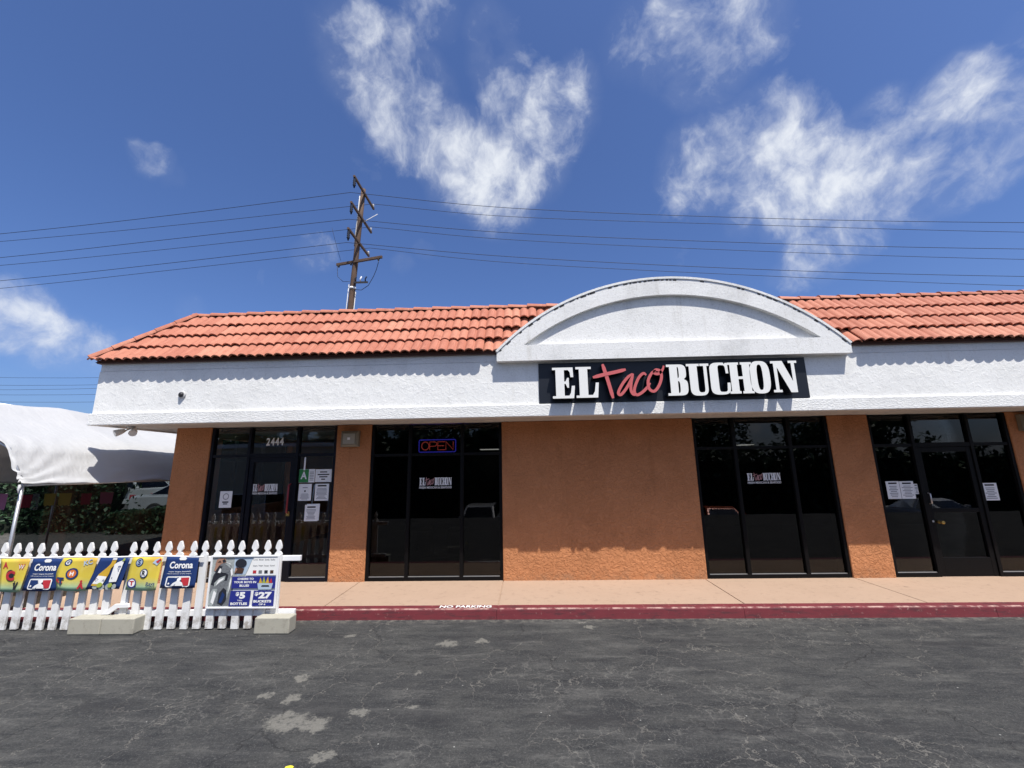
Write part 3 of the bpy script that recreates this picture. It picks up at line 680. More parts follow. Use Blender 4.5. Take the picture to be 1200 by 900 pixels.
# sun-bleached box things seen faintly through the tint stay dark; the house number is on the glass above the first door
hn = empty('house_number', (-4.29, YG-.01, 2.28), B)
for i, ch in enumerate('2444'):
    mb = MB(); text_on(mb, ch, -4.445+.078*i, -4.445+.078*i+.066, 2.283, 2.415, YG-.006, 0, .03); o = mb.build('digit', M['white_line'], hn, fix=False)
    so = o.modifiers.new('thickness', 'SOLIDIFY'); so.thickness = .003

# ------------------------------------------------------------------ shop sign
def arcp(cx, cy, rx, ry, a0, a1, n=12): return [(cx+rx*math.cos(math.radians(a0+(a1-a0)*i/n)), cy+ry*math.sin(math.radians(a0+(a1-a0)*i/n))) for i in range(n+1)]
def sp(cx, cy, rx, ry, a0, a1, n=10, p=.62):     # super-ellipse quarter for the squarish bowls
    out = []
    for i in range(n+1):
        a = math.radians(a0+(a1-a0)*i/n); c, s_ = math.cos(a), math.sin(a)
        out.append((cx+rx*math.copysign(abs(c)**p, c), cy+ry*math.copysign(abs(s_)**p, s_)))
    return out
# slab-serif capitals, unit height; each is (width, list of closed contours), holes as further contours
S = .075
G = {
 'E': (.68, [[(0,0),(.64,0),(.68,.40),(.585,.40),(.55,.17),(.50,S+.01),(.36,S+.01),(.36,.465),(.40,.465),(.45,.34),(.50,.34),(.50,.66),(.45,.66),(.40,.545),(.36,.545),(.36,1-S-.01),(.48,1-S-.01),(.535,.85),(.555,.68),(.64,.68),(.63,1),(0,1),(0,1-S),(.10,1-S),(.10,S),(0,S)]]),
 'L': (.69, [[(0,0),(.65,0),(.69,.48),(.60,.48),(.56,.20),(.50,S+.01),(.36,S+.01),(.36,1-S),(.47,1-S),(.47,1),(0,1),(0,1-S),(.10,1-S),(.10,S),(0,S)]]),
 'B': (.64, [[(0,0),(.36,0)]+sp(.36,.26,.27,.26,-90,0)+sp(.36,.30,.27,.225,0,62)+[(.52,.53)]+sp(.34,.75,.26,.25,-38,0)+sp(.34,.75,.26,.25,0,90)+[(0,1),(0,1-S),(.09,1-S),(.09,S),(0,S)],
              [(.33,S+.01)]+sp(.33,.27,.06,.19,-90,0,6)+sp(.33,.27,.06,.19,0,90,6)+[(.33,.46)], [(.33,.55)]+sp(.33,.74,.045,.18,-90,0,6)+sp(.33,.74,.045,.18,0,90,6)+[(.33,1-S)]]),
 'U': (.70, [[(0,1),(0,1-S),(.08,1-S),(.08,.28)]+sp(.355,.26,.275,.285,180,270)+sp(.355,.26,.275,.285,270,360)+[(.63,1-S),(.70,1-S),(.70,1),(.42,1),(.42,1-S),(.53,1-S),(.53,.25)]+sp(.43,.24,.10,.165,0,-90,6)+sp(.43,.24,.10,.165,-90,-180,6)+[(.33,1-S),(.40,1-S),(.40,1)]]),
 'C': (.62, [[(.57,1),(.50,1),(.475,.955)]+sp(.31,.74,.31,.275,75,180)+sp(.31,.26,.31,.275,180,270)+sp(.31,.26,.30,.275,270,360)+[(.61,.36),(.52,.36),(.515,.24)]+sp(.40,.22,.11,.15,0,-90,5)+sp(.36,.22,.10,.15,-90,-180,5)+[(.26,.78)]+sp(.36,.78,.10,.155,180,90,5)+sp(.38,.78,.11,.15,90,10,5)+[(.50,.66),(.58,.66)]]),
 'H': (.70, [[(0,0),(.40,0),(.40,S),(.33,S),(.33,.465),(.42,.465),(.42,S),(.36,S),(.36,0)]]),
 'O': (.60, [sp(.30,.5,.30,.52,90,450,40,.66), sp(.30,.5,.085,.41,90,450,24,.7)]),
 'N': (.80, [[(0,0),(.26,0),(.26,S),(.18,S),(.18,.80),(.52,-.01),(.72,-.01),(.72,1-S),(.80,1-S),(.80,1),(.54,1),(.54,1-S),(.62,1-S),(.62,.34),(.36,1),(0,1),(0,1-S),(.08,1-S),(.08,S),(0,S)]]),
}
G['H'] = (.70, [[(0,0),(.335,0),(.335,S),(.29,S),(.29,.46),(.43,.46),(.43,S),(.385,S),(.385,0),(.72,0),(.72,S),(.66,S),(.66,1-S),(.72,1-S),(.72,1),(.385,1),(.385,1-S),(.43,1-S),(.43,.545),(.29,.545),(.29,1-S),(.335,1-S),(.335,1),(0,1),(0,1-S),(.06,1-S),(.06,S),(0,S)]])
def glyph(ch, x0, x1, z0, z1, y_front, depth, split=False):    # verts/faces of an upright cut-out letter
    W, cont = G[ch]; C2 = []
    for c in cont:
        c = [p for i, p in enumerate(c) if math.dist(p, c[i-1]) > 2e-3]
        C2.append([(x0+(x1-x0)*a/W, z0+(z1-z0)*b) for a, b in c])
    flat = [p for c in C2 for p in c]; n = len(flat)
    tri = tessellate_polygon([[Vector((x, z, 0)) for x, z in c] for c in C2])
    V = [(x, y_front, z) for x, z in flat]+[(x, y_front+depth, z) for x, z in flat]
    F = [tuple(t) for t in tri]+[tuple(i+n for i in t[::-1]) for t in tri]; o = 0
    for c in C2:
        k = len(c); F += [(o+i, o+(i+1) % k, o+(i+1) % k+n, o+i+n) for i in range(k)]; o += k
    return (V, F, len(tri)) if split else (V, F)
def spline(pts, n=7):
    P = [Vector((*p, 0)) if len(p) == 2 else Vector(p) for p in pts]; P = [2*P[0]-P[1]]+P+[2*P[-1]-P[-2]]; out = []
    for i in range(1, len(P)-2):
        for k in range(n):
            t = k/n; a, b, c, d = P[i-1:i+3]
            out.append(.5*((2*b)+(c-a)*t+(2*a-5*b+4*c-d)*t*t+(3*b-a-3*c+d)*t**3))
    return out+[P[-2]]
def brush(mb, pts, width, fx, y, depth, m=0, taper=.6, side=None):   # a brush stroke as a solid ribbon; fx maps sign units to x,z
    P = [Vector((*fx(p.x, p.y), 0)) for p in spline(pts)]; n = len(P); L, R_ = [], []
    for i, p in enumerate(P):
        t = (P[min(i+1, n-1)]-P[max(i-1, 0)]).normalized(); nn = Vector((-t.y, t.x, 0)); e = min(i, n-1-i)/(n*.12)
        w = width*.5*(taper+(1-taper)*min(1, e)); L.append(p+nn*w); R_.append(p-nn*w)
    V = [(p.x, y, p.y) for p in L]+[(p.x, y, p.y) for p in R_]+[(p.x, y+depth, p.y) for p in L]+[(p.x, y+depth, p.y) for p in R_]
    F = []
    for i in range(n-1): F += [(i, n+i, n+i+1, i+1), (2*n+i, 2*n+i+1, 3*n+i+1, 3*n+i), (i, i+1, 2*n+i+1, 2*n+i), (n+i, 3*n+i, 3*n+i+1, n+i+1)]
    F += [(0, 2*n, 3*n, n), (n-1, 2*n-1, 4*n-1, 3*n-1)]
    if side is None: mb.add(V, F, m)
    else: mb.add(V, F[:-2:4], m); mb.add(V, [f for i, f in enumerate(F) if i % 4 or i >= len(F)-2], side)
TACO = {'t': [[(285,56),(294,90),(304,130),(313,170),(322,212)], [(240,116),(290,104),(340,94),(384,84)]],
        'a': [[(412,104),(392,118),(368,146),(350,176),(346,192),(356,197),(376,176),(398,142),(412,108)], [(414,104),(404,140),(400,176),(408,196),(424,198)]],
        'c': [[(470,112),(458,104),(438,122),(420,158),(414,186),(424,200),(446,190),(470,168),(484,148)]],
        'o': [[(512,92),(494,104),(476,138),(478,174),(498,186),(520,162),(534,124),(530,96),(512,90),(505,104),(522,108),(540,92),(548,72)]]}
TEXT_W = [('E', .401, .727), ('L', .744, 1.075), ('B', 2.064, 2.362), ('U', 2.352, 2.677), ('C', 2.682, 2.967), ('H', 2.945, 3.277), ('O', 3.250, 3.535), ('N', 3.561, 3.934)]
def sfx(px, pz): return (.401+(px-65)*(3.934-.401)/(1112-65), 2.824+(207-pz)*.00329+(px-300)*.00002)
def shop_sign():
    s_ = tag(empty('shop_sign', (2.17, YF, 2.78)), 'black restaurant sign with raised white and salmon letters below the arched pediment', 'sign')
    MB().box(.206, 4.144, YF-.016, YF-.001, 2.775, 3.385).build('board', M['sign_black'], s_)
    yf = YF-.150
    for i, (ch, a, b) in enumerate(TEXT_W):
        dz = .022*(i/7); mb = MB(); V, F, nt = glyph(ch, a, b, 2.822+dz, 3.282+dz, yf, .133, True)
        mb.add(V, F[:nt], 0); mb.add(V, F[nt:], 1); mb.build('letter', [M['sign_white'], M['sign_black']], s_, fix=False)      # pale face, black returns
    for k, (ch, strokes) in enumerate(TACO.items()):
        mb = MB()
        for j, st in enumerate(strokes): brush(mb, st, .052 if ch == 't' else .041, sfx, yf-.003*(j+1)-.002*k, .135, 0, .6, 1)
        mb.build('letter', [M['sign_pink'], M['sign_black']], s_, fix=False)
shop_sign()
def window_decal(x0, x1, z0, z1, label, with_line=True):
    sx = (x1-x0)/(3.934-.401); cx = x0; zz = z0+(z1-z0)*.30; sz = (z1-zz)/.46
    d = tag(empty('window_decal', ((x0+x1)/2, YG-.004, z0)), label, 'window decal', 'restaurant name decals on the glass')
    mb = MB()
    for ch, a, b in TEXT_W:
        V, F = glyph(ch, x0+(a-.401)*sx, x0+(b-.401)*sx, zz, z1, YG-.0055, .001); mb.add(V, F)
    text_on(mb, 'FRESH MEXICAN & SEAFOOD', x0, x1, z0, z0+(z1-z0)*.2, YG-.005, 0, .02)
    mb.build('lettering', M['paper'], d, fix=False)
    mb = MB()
    def f2(px, pz):
        X, Z = sfx(px, pz); return (x0+(X-.401)*sx, zz+(Z-2.824)*sz)
    for k, (ch, strokes) in enumerate(TACO.items()):
        for j, st in enumerate(strokes): brush(mb, st, .009, f2, YG-.007-.0006*j-.0003*k, .002)
    mb.build('script_lettering', M['decal_pink'], d)
M['decal_pink'] = plain('dusty red film', (.42, .22, .22), .6)
window_decal(-1.787, -1.249, 1.53, 1.705, 'restaurant name decal under the neon sign on the left window')
window_decal(3.551, 4.078, 1.531, 1.696, 'restaurant name decal in the middle of the window right of the orange wall')
window_decal(-4.60, -4.175, 1.476, 1.644, 'restaurant name decal on the glass of the door under number 2444')

# ------------------------------------------------------------------ neon sign inside the left window
def neon():
    n = tag(empty('open_sign', (-1.51, YG+.05, 2.12)), 'red OPEN neon sign in a blue border hanging in the left window', 'neon sign')
    x0, x1, z0, z1 = -1.825, -1.20, 2.128, 2.333; y = YG+.055
    MB().box(x0-.01, x1+.01, y+.012, y+.02, z0-.01, z1+.01).build('backing', M['sign_black'], n)
    r = .02; pts = []
    for cx, cz, a in ((x1-r, z1-r, 0), (x0+r, z1-r, 90), (x0+r, z0+r, 180), (x1-r, z0+r, 270)):
        pts += [(cx+r*math.cos(math.radians(a+t)), y, cz+r*math.sin(math.radians(a+t))) for t in (0, 45, 90)]
    MB().tube(pts+[pts[0]], .008, 6).build('border_tube', M['neon_blue'], n)
    lx = x0+.045; w = .125; h0, h1 = z0+.035, z1-.035; gap = .013
    L = {'O': [[(.5+.5*math.cos(t*math.pi/8), .5+.5*math.sin(t*math.pi/8)) for t in range(17)]], 'P': [[(0,0),(0,1),(.7,1),(.95,.85),(.95,.6),(.7,.45),(0,.45)]],
         'E': [[(1,0),(0,0),(0,1),(1,1)],[(0,.5),(.85,.5)]], 'N': [[(0,0),(0,1),(1,0),(1,1)]]}
    for ch in 'OPEN':
        mb = MB()
        for st in L[ch]: mb.tube([(lx+w*a, y-.004, h0+(h1-h0)*b) for a, b in st], .0055, 6)
        mb.build('letter', M['neon_red'], n); lx += w+gap
M['neon_blue'] = emit('blue neon', (.08, .07, .85), 1.8); M['neon_red'] = emit('red neon', (.95, .13, .09), 1.8)
neon()

# ------------------------------------------------------------------ papers taped on the glass
def paper(name, x0, x1, z0, z1, label, lines, cat='notice', group=None, head=True, skew=0., y=YG-.0075):
    p = tag(empty(name, ((x0+x1)/2, y, z0)), label, cat, group)
    W, Hh = x1-x0, z1-z0
    def fn(a, b): return (x0+a*W+skew*b*W, 0, z0+b*Hh+skew*a*.3*Hh)
    def q(a0, b0, a1, b1, yy): return [(fn(a, b)[0], yy, fn(a, b)[2]) for a, b in ((a0, b0), (a1, b0), (a1, b1), (a0, b1))]
    mb = MB(); v0 = q(0, 0, 1, 1, y); v1 = [(a, y+.002, c) for a, b, c in v0]
    mb.add(v0+v1, [(0,1,2,3), (7,6,5,4), (0,4,5,1), (1,5,6,2), (2,6,7,3), (3,7,4,0)]); mb.build('sheet', M['paper'], p)
    ink = MB(); rg = random.Random(hash(label) % 1000 if False else len(label))
    for (b0, b1, a0, a1, mi) in lines: ink.add(q(a0, b0, a1, b1, y-.001), [(0, 1, 2, 3)], mi)
    if lines: ink.build('print', [M['ink'], M['grey_ink']], p, fix=False)
    return p
def textlines(n, top=.9, bot=.1, head=True, seed=1):
    rg = random.Random(seed); out = []
    if head: out.append((top-.09, top, .18, .82, 0)); top -= .14
    for i in range(n):
        b = top-(top-bot)*(i+1)/n; hgt = (top-bot)/n*.45; w = rg.uniform(.22, .40); out.append((b, b+hgt, .5-w, .5+w, 1))
    return out
p = paper('notice', -5.145, -4.937, 1.27, 1.537, 'white no smoking notice alone on the glass left of the 2444 door', [(.30, .38, .25, .75, 0), (.20, .26, .32, .68, 0)])
mb = MB(); mb.add([(-5.04+r*math.cos(t*math.pi/10), YG-.0095, 1.45+r*math.sin(t*math.pi/10)) for r in (.052, .040) for t in range(20)], [(i, (i+1)%20, 20+(i+1)%20, 20+i) for i in range(20)]); mb.build('ring', M['grey_ink'], p, fix=False)
p = paper('grade_card', -3.826, -3.557, 1.660, 1.877, 'green health grade A card on the glass beside the door', [(.15+.12*i, .20+.12*i, .68, .94, 1) for i in range(6)], 'grade card')
mb = MB().box(-3.824, -3.662, YG-.0100, YG-.0085, 1.663, 1.874); mb.build('green_panel', M['green_card'], p)
mb = MB(); text_on(mb, 'A', -3.795, -3.690, 1.715, 1.838, YG-.0115, 0, .03); mb.build('letter', M['paper'], p, fix=False)
paper('notice', -3.548, -3.272, 1.664, 1.872, 'wide notice with four bold lines right of the green grade card', [(.74, .83, .28, .72, 0), (.54, .63, .14, .86, 0), (.36, .45, .25, .75, 0), (.17, .26, .38, .62, 0)], group='notices by the door')
p = paper('notice', -3.812, -3.595, 1.365, 1.636, 'notice with a small emblem directly under the green grade card', textlines(6, .45, .08, False, 3)+[(.75, .80, .3, .7, 1), (.52, .62, .44, .56, 0)], group='notices by the door')
paper('notice', -3.535, -3.302, 1.362, 1.634, 'notice of small print under the wide bold notice', textlines(9, .93, .1, True, 5), group='notices by the door')
paper('notice', -3.680, -3.462, 1.040, 1.300, 'lowest notice on the glass right of the 2444 door, doubled over another sheet', textlines(8, .9, .12, True, 6), group='notices by the door', y=YG-.011)
paper('notice', -3.655, -3.438, 1.046, 1.312, 'sheet mostly hidden behind the lowest notice beside the door', [], group='notices by the door', skew=.02)
paper('notice', 5.700, 5.905, 1.266, 1.537, 'left sheet of the two joined notices on the far right glass', textlines(7, .93, .1, True, 7), group='notices on the right entrance')
paper('notice', 5.912, 6.125, 1.266, 1.534, 'right sheet of the two joined notices on the far right glass', textlines(8, .93, .1, True, 8), group='notices on the right entrance')
paper('notice', 7.168, 7.392, 1.224, 1.489, 'single notice on the pane right of the plain glass door', textlines(7, .93, .1, True, 9), group='notices on the right entrance')
p = paper('hours_sticker', 6.127, 6.182, 1.335, 1.492, 'narrow sticker beside the joined notices on the far right glass', textlines(5, .9, .1, True, 2), 'sticker')
mb = MB().box(-3.755, -3.728, YG-.0105, YG-.008, 1.86, 2.075); tag(mb.build('tape_strip', M['paper']), 'white vertical strip of tape above the green grade card', 'tape')
mb = MB().tube([(-3.60, YG+.05, 1.30), (-3.575, YG+.05, 1.62)], .013, 8); tag(mb.build('cord', M['paper']), 'white cord hanging behind the notices by the door', 'cord')

M['lamp_on'] = emit('lit diffuser', (1, .93, .80), 2.2)
for x, w, lab in ((-1.05, .55, 'lit ceiling lamp glimpsed through the left window'), (6.15, .35, 'lit ceiling lamp glimpsed through the window right of the orange wall')):
    l = tag(empty('ceiling_lamp', (x, 12.0, 2.36)), lab, 'ceiling lamp', 'lamps inside the restaurant')
    MB().box(x-w/2-.03, x+w/2+.03, 11.8, 12.2, 2.375, 2.42).build('housing', M['interior'], l)
    MB().box(x-w/2, x+w/2, 11.83, 12.17, 2.36, 2.374).build('diffuser', M['lamp_on'], l)
    MB().tube([(x, 12, 2.42), (x, 12, 2.58)], .01, 6).build('rod', M['dark_metal'], l)
def dining_table(x, y):
    t = tag(empty('dining_table', (x, y, ZS)), 'dark dining table inside behind the left window', 'table'); zf = ZS+.008
    MB().box(x-.55, x+.55, y-.4, y+.4, zf+.70, zf+.74).build('tabletop', M['table_wood'], t, bevel=.01)
    MB().lathe([(.26, 0), (.24, .03), (.05, .06), (.04, .66), (.18, .70)], (x, y, zf), 'z', 14).build('pedestal', M['dark_metal'], t)
def dining_chair(x, y):
    t = empty('dining_chair', (x, y, ZS+.008)); z = ZS+.008
    MB().box(x-.21, x+.21, y-.21, y+.21, z+.43, z+.47).build('seat', M['table_wood'], t, bevel=.015)
    for sx in (-1, 1):
        for sy in (-1, 1): MB().tube([(x+sx*.18, y+sy*.18, z), (x+sx*.17, y+sy*.17, z+.43)], .016, 6).build('leg', M['dark_metal'], t)
        MB().tube([(x+sx*.18, y+.19, z+.47), (x+sx*.18, y+.24, z+.92)], .016, 6).build('post', M['dark_metal'], t)
    for k in range(3): MB().box(x-.165, x+.165, y+.205+.012*k, y+.22+.012*k, z+.58+.12*k, z+.64+.12*k).build('slat', M['table_wood'], t)
    return t
M['table_wood'] = plain('dark table wood', (.16, .10, .06), .4)
dining_table(-1.9, 8.6)
ch = dining_chair(-2.25, 9.25); tag(ch, 'left dining chair behind the table in the left window', 'chair', 'dining chairs inside')
c2 = copy_tree(ch); c2.location.x = -1.5; tag(c2, 'right dining chair behind the table in the left window', 'chair', 'dining chairs inside')

# ------------------------------------------------------------------ small fittings on the building
def wall_lamp(x, z, w, label):
    l = tag(empty('wall_lamp', (x, YW, z)), label, 'wall lamp', 'box lamps on the pillars')
    y = YW
    def fr(d, i): return [(x-w/2+i, y-d, z-w*.44+i), (x+w/2-i, y-d, z-w*.44+i), (x+w/2-i, y-d, z+w*.44-i), (x-w/2+i, y-d, z+w*.44-i)]
    mb = MB(); A, Bq, C_ = fr(.001, 0), fr(.07, 0), fr(.10, .035)
    mb.add(A+Bq+C_, [(0,1,5,4),(1,2,6,5),(2,3,7,6),(3,0,4,7),(4,5,9,8),(5,6,10,9),(6,7,11,10),(7,4,8,11),(8,9,10,11),(3,2,1,0)]); mb.build('housing', M['lamp_box'], l, bevel=.006)
    mb = MB().box(x-w*.33, x+w*.33, y-.112, y-.101, z-w*.28, z+w*.28); mb.build('lens', M['lamp_glass'], l, bevel=.004)
    MB().box(x-.022, x+.022, y-.120, y-.113, z-.02, z+.02).build('bulb', M['white_paint'], l)
    return l
wall_lamp(-2.945, 2.362, .30, 'square tan wall lamp on the pillar between door 2444 and the left window')
wall_lamp(8.02, 2.42, .30, 'grey wall lamp on the pillar at the right edge')
def camera_dome():
    c = tag(empty('security_camera', (-5.287, YF, 3.027)), 'small round security camera on the white fascia near its left end', 'camera')
    MB().lathe([(.058, 0), (.058, -.012), (.052, -.022), (.044, -.026)], (-5.287, YF-.001, 3.03), 'y', 18).build('base', M['grey_pipe'], c)
    MB().lathe([(.040, 0), (.038, -.012), (.022, -.028), (.006, -.032)], (-5.287, YF-.0275, 3.03), 'y', 16).build('lens', M['dark_metal'], c)
camera_dome()
def flood():
    f = tag(empty('flood_light', (-6.45, 6.55, Z_SOF)), 'twin white flood light under the left end of the soffit', 'flood light')
    zb = Z_SOF+.02; MB().lathe([(.06, 0), (.06, -.02), (.03, -.03)], (-6.45, 6.55, zb), 'z', 14).build('base', M['grey_pipe'], f)
    for sx in (-1, 1):
        h = empty('lamp_head', (-6.45+sx*.10, 6.52, zb-.09), f)
        mb = MB().tube([(-6.45, 6.55, zb-.03), (-6.45+sx*.05, 6.54, zb-.05), (-6.45+sx*.08, 6.52, zb-.075)], .012, 6); mb.build('arm', M['grey_pipe'], h)
        mb = MB().tube([(-6.45+sx*.08, 6.53, zb-.06), (-6.45+sx*.11, 6.49, zb-.085), (-6.45+sx*.15, 6.43, zb-.12)], [.025, .045, .055], 12); mb.build('shade', M['white_paint'], h)
flood()

# ------------------------------------------------------------------ picket fence
YFN = 5.335
def picket_mesh():
    half = [(.044, 0), (.044, .838), (.036, .852), (.018, .872), (.018, .884), (.037, .905), (.036, .930), (.020, .978), (.007, 1.0)]
    poly = [(x, z) for x, z in half]+[(-x, z) for x, z in half[::-1]]
    mb = MB().prism_y(poly, -.012, .012); me = mb.mesh('picket', M['picket_paint'])
    bm = bmesh.new(); bm.from_mesh(me); bmesh.ops.remove_doubles(bm, verts=bm.verts, dist=1e-5); bmesh.ops.recalc_face_normals(bm, faces=bm.faces); bm.to_mesh(me); bm.free(); return me
PK = picket_mesh()
def fence(xs, xe, label):
    f = tag(empty('picket_fence', ((xs[0]+xe)/2, YFN, 0)), label, 'fence', 'white picket fence panels')
    fw = world_of(f)
    for i, x in enumerate(xs):
        o = bpy.data.objects.new('picket', PK); COL.objects.link(o); o.parent = f
        o.location = Vector((x, YFN-.02+random.uniform(-.002, .002), .012+random.uniform(-.006, .008)))-fw; o.rotation_euler = (random.uniform(-.01, .01), random.uniform(-.014, .014), 0)
    for z0, z1, ext in ((.765, .825, 0), (.145, .215, .02)):
        MB().box(xs[0]-.12, xe-ext+.03, YFN-.006, YFN+.034, z0, z1).build('rail', M['white_paint'], f, bevel=.004)
    return f
fence([-5.18-.160*i for i in range(13)][::-1], -5.16, 'left white picket fence panel carrying the pennants, by the tent')
fence([-4.960+.1570*i for i in range(13)], -2.85, 'right white picket fence panel carrying the square poster')
def concrete_block(x0, x1, label):
    b = MB(); y0, y1, z1 = 5.16, 5.318, .178
    b.box(x0, x1, y0, y1, 0.001, z1); o = b.build('concrete_block', M['block'], bevel=.012)
    tag(o, label, 'concrete block', 'concrete blocks weighing down the fence')
concrete_block(-5.46, -5.065, 'left half of the pair of concrete blocks under the pennants')
concrete_block(-5.060, -4.66, 'right half of the pair of concrete blocks under the pennants')
concrete_block(-3.215, -2.80, 'single pale concrete block at the right end of the fence below the poster')
def broken_board():
    mb = MB(); poly = [(-5.20, .182), (-5.04, .30), (-4.87, .305), (-4.86, .262), (-5.0, .255), (-5.10, .184)]
    mb.prism_y(poly, 5.275, 5.300); tag(mb.build('broken_board', M['white_paint'], bevel=.003), 'broken white board end propped on the pair of concrete blocks', 'board')
broken_board()

# ------------------------------------------------------------------ pennants
YB_ = 5.262
def flag_print(ops, fn, parent, mats):
    mb = MB(); lv = 0
    for op in ops:
        lv += 1; off = .0012*lv+.002
        if op[0] == 'text':
            _, s_, u0, u1, v0, v1, mi, bold = op; V, F, _ = text_verts(s_, bold)
            mb.add([fn(u0+(u1-u0)*a, v0+(v1-v0)*b, off) for a, b in V], F, mi)
        elif op[0] == 'slant':
            _, s_, u0, u1, v0, v1, mi, bold, ang = op; V, F, asp = text_verts(s_, bold); ca, sa = math.cos(ang), math.sin(ang); cu, cv = (u0+u1)/2, (v0+v1)/2
            mb.add([fn(cu+(a-.5)*(u1-u0)*ca-(b-.5)*(v1-v0)*sa, cv+(a-.5)*(u1-u0)*sa+(b-.5)*(v1-v0)*ca, off) for a, b in V], F, mi)
        elif op[0] == 'disc':
            _, u, v, r, mi = op; mb.add([fn(u+r*math.cos(t*math.pi/9), v+r*1.05*math.sin(t*math.pi/9), off) for t in range(18)], [tuple(range(18))], mi)
        elif op[0] == 'poly': 
            _, P, mi = op; mb.add([fn(u, v, off) for u, v in P], [tuple(range(len(P)))], mi)
        elif op[0] == 'rrect':
            _, u0, u1, v0, v1, r, mi = op; P = []
            for cu, cv, a in ((u1-r, v1-r, 0), (u0+r, v1-r, 90), (u0+r, v0+r, 180), (u1-r, v0+r, 270)): P += [(cu+r*math.cos(math.radians(a+t)), cv+r*math.sin(math.radians(a+t))) for t in (0, 30, 60, 90)]
            mb.add([fn(u, v, off) for u, v in P], [tuple(range(len(P)))], mi)
    return mb.build('print', mats, parent, fix=False)
PM = [M[k] for k in ('white_line', 'navy_print', 'red_print', 'dark_print', 'orange_print', 'amber_print', 'pale_print', 'grey_print', 'mid_print', 'skin_print', 'brown_print', 'lime_print', 'blue_print')]
WH, NV, RD, DK, OR, AM, PA, GR, MG, SK, BR, LM, BL = range(13)
beer = [('poly', [(.40,.93),(.44,.98),(.52,.985),(.60,.98),(.64,.93),(.60,.88),(.44,.88)], WH), ('text', 'Corona', .16, .86, .62, .84, WH, .03), ('text', 'major league baseball', .18, .82, .50, .545, WH, .01),
        ('text', 'official partner of the league', .14, .86, .44, .475, WH, .0), ('rrect', .16, .86, .05, .38, .06, WH),
        ('poly', [(.20,.09),(.46,.09),(.50,.20),(.44,.34),(.20,.34)], NV), ('poly', [(.60,.34),(.83,.34),(.83,.09),(.72,.09),(.64,.20)], RD),
        ('poly', [(.34,.09),(.70,.09),(.66,.19),(.58,.24),(.62,.30),(.56,.35),(.50,.31),(.50,.24),(.40,.18)], WH), ('disc', .27, .16, .028, WH)]
f1 = [('text', 'A', .10, .28, .70, .90, RD, .04), ('text', 'W', .66, .90, .66, .84, RD, .03), ('text', 'W', .68, .88, .69, .81, WH, .0), ('disc', .40, .50, .16, DK), ('text', 'C', .24, .60, .34, .64, RD, .06), ('slant', 'V', .60, .86, .08, .30, DK, .04, .1), ('text', 'L', .66, .80, .08, .34, DK, .03)]
f3 = [('disc', .22, .86, .10, NV), ('text', 'G', .16, .28, .79, .92, WH, .03), ('slant', 'KC', .66, .90, .78, .94, PA, .03, .3), ('disc', .45, .52, .165, NV), ('disc', .45, .52, .115, OR), ('text', 'H', .40, .50, .46, .58, WH, .05), ('text', 'C', .05, .24, .22, .40, RD, .04), ('text', 'T', .08, .28, .18, .40, NV, .05), ('text', 'A', .66, .86, .06, .27, RD, .06), ('disc', .76, .29, .035, RD)]
f5 = [('disc', .28, .84, .125, NV), ('disc', .28, .84, .095, PA), ('text', 'S', .23, .33, .76, .92, NV, .04), ('poly', [(.72,.82),(.80,.92),(.92,.96),(.97,.86),(.88,.74),(.80,.80)], PA), ('poly', [(.82,.86),(.96,.96),(.99,.92),(.90,.80)], RD), ('disc', .52, .52, .13, NV), ('disc', .52, .52, .100, WH), ('text', 'R', .46, .58, .45, .60, DK, .05), ('disc', .19, .22, .14, BL), ('disc', .19, .22, .105, WH), ('text', 'T', .12, .26, .15, .29, RD, .05), ('text', 'Rays', .68, .96, .12, .26, NV, .02)]
f4 = [('disc', .25, .10, .09, MG), ('disc', .42, .06, .08, MG), ('disc', .62, .08, .10, MG), ('disc', .80, .08, .08, MG),
      ('poly', [(.12,.12),(.42,.10),(.50,.50),(.50,.66),(.58,.78),(.60,.98),(.46,.98),(.44,.80),(.36,.68),(.20,.48)], AM), ('poly', [(.14,.18),(.43,.16),(.47,.40),(.20,.44)], WH), ('slant', 'Corona', .17, .44, .25, .35, NV, .02, -.03), ('poly', [(.46,.94),(.60,.94),(.60,1.0),(.46,1.0)], WH),
      ('poly', [(.60,.22),(.84,.24),(.86,.88),(.80,.92),(.66,.86),(.58,.80)], WH), ('slant', 'Corona', .50, .96, .46, .60, NV, .02, 1.45), ('disc', .36, .14, .075, LM), ('disc', .68, .13, .07, LM), ('poly', [(.80,.90),(.88,.90),(.90,.98),(.84,1.0)], LM)]
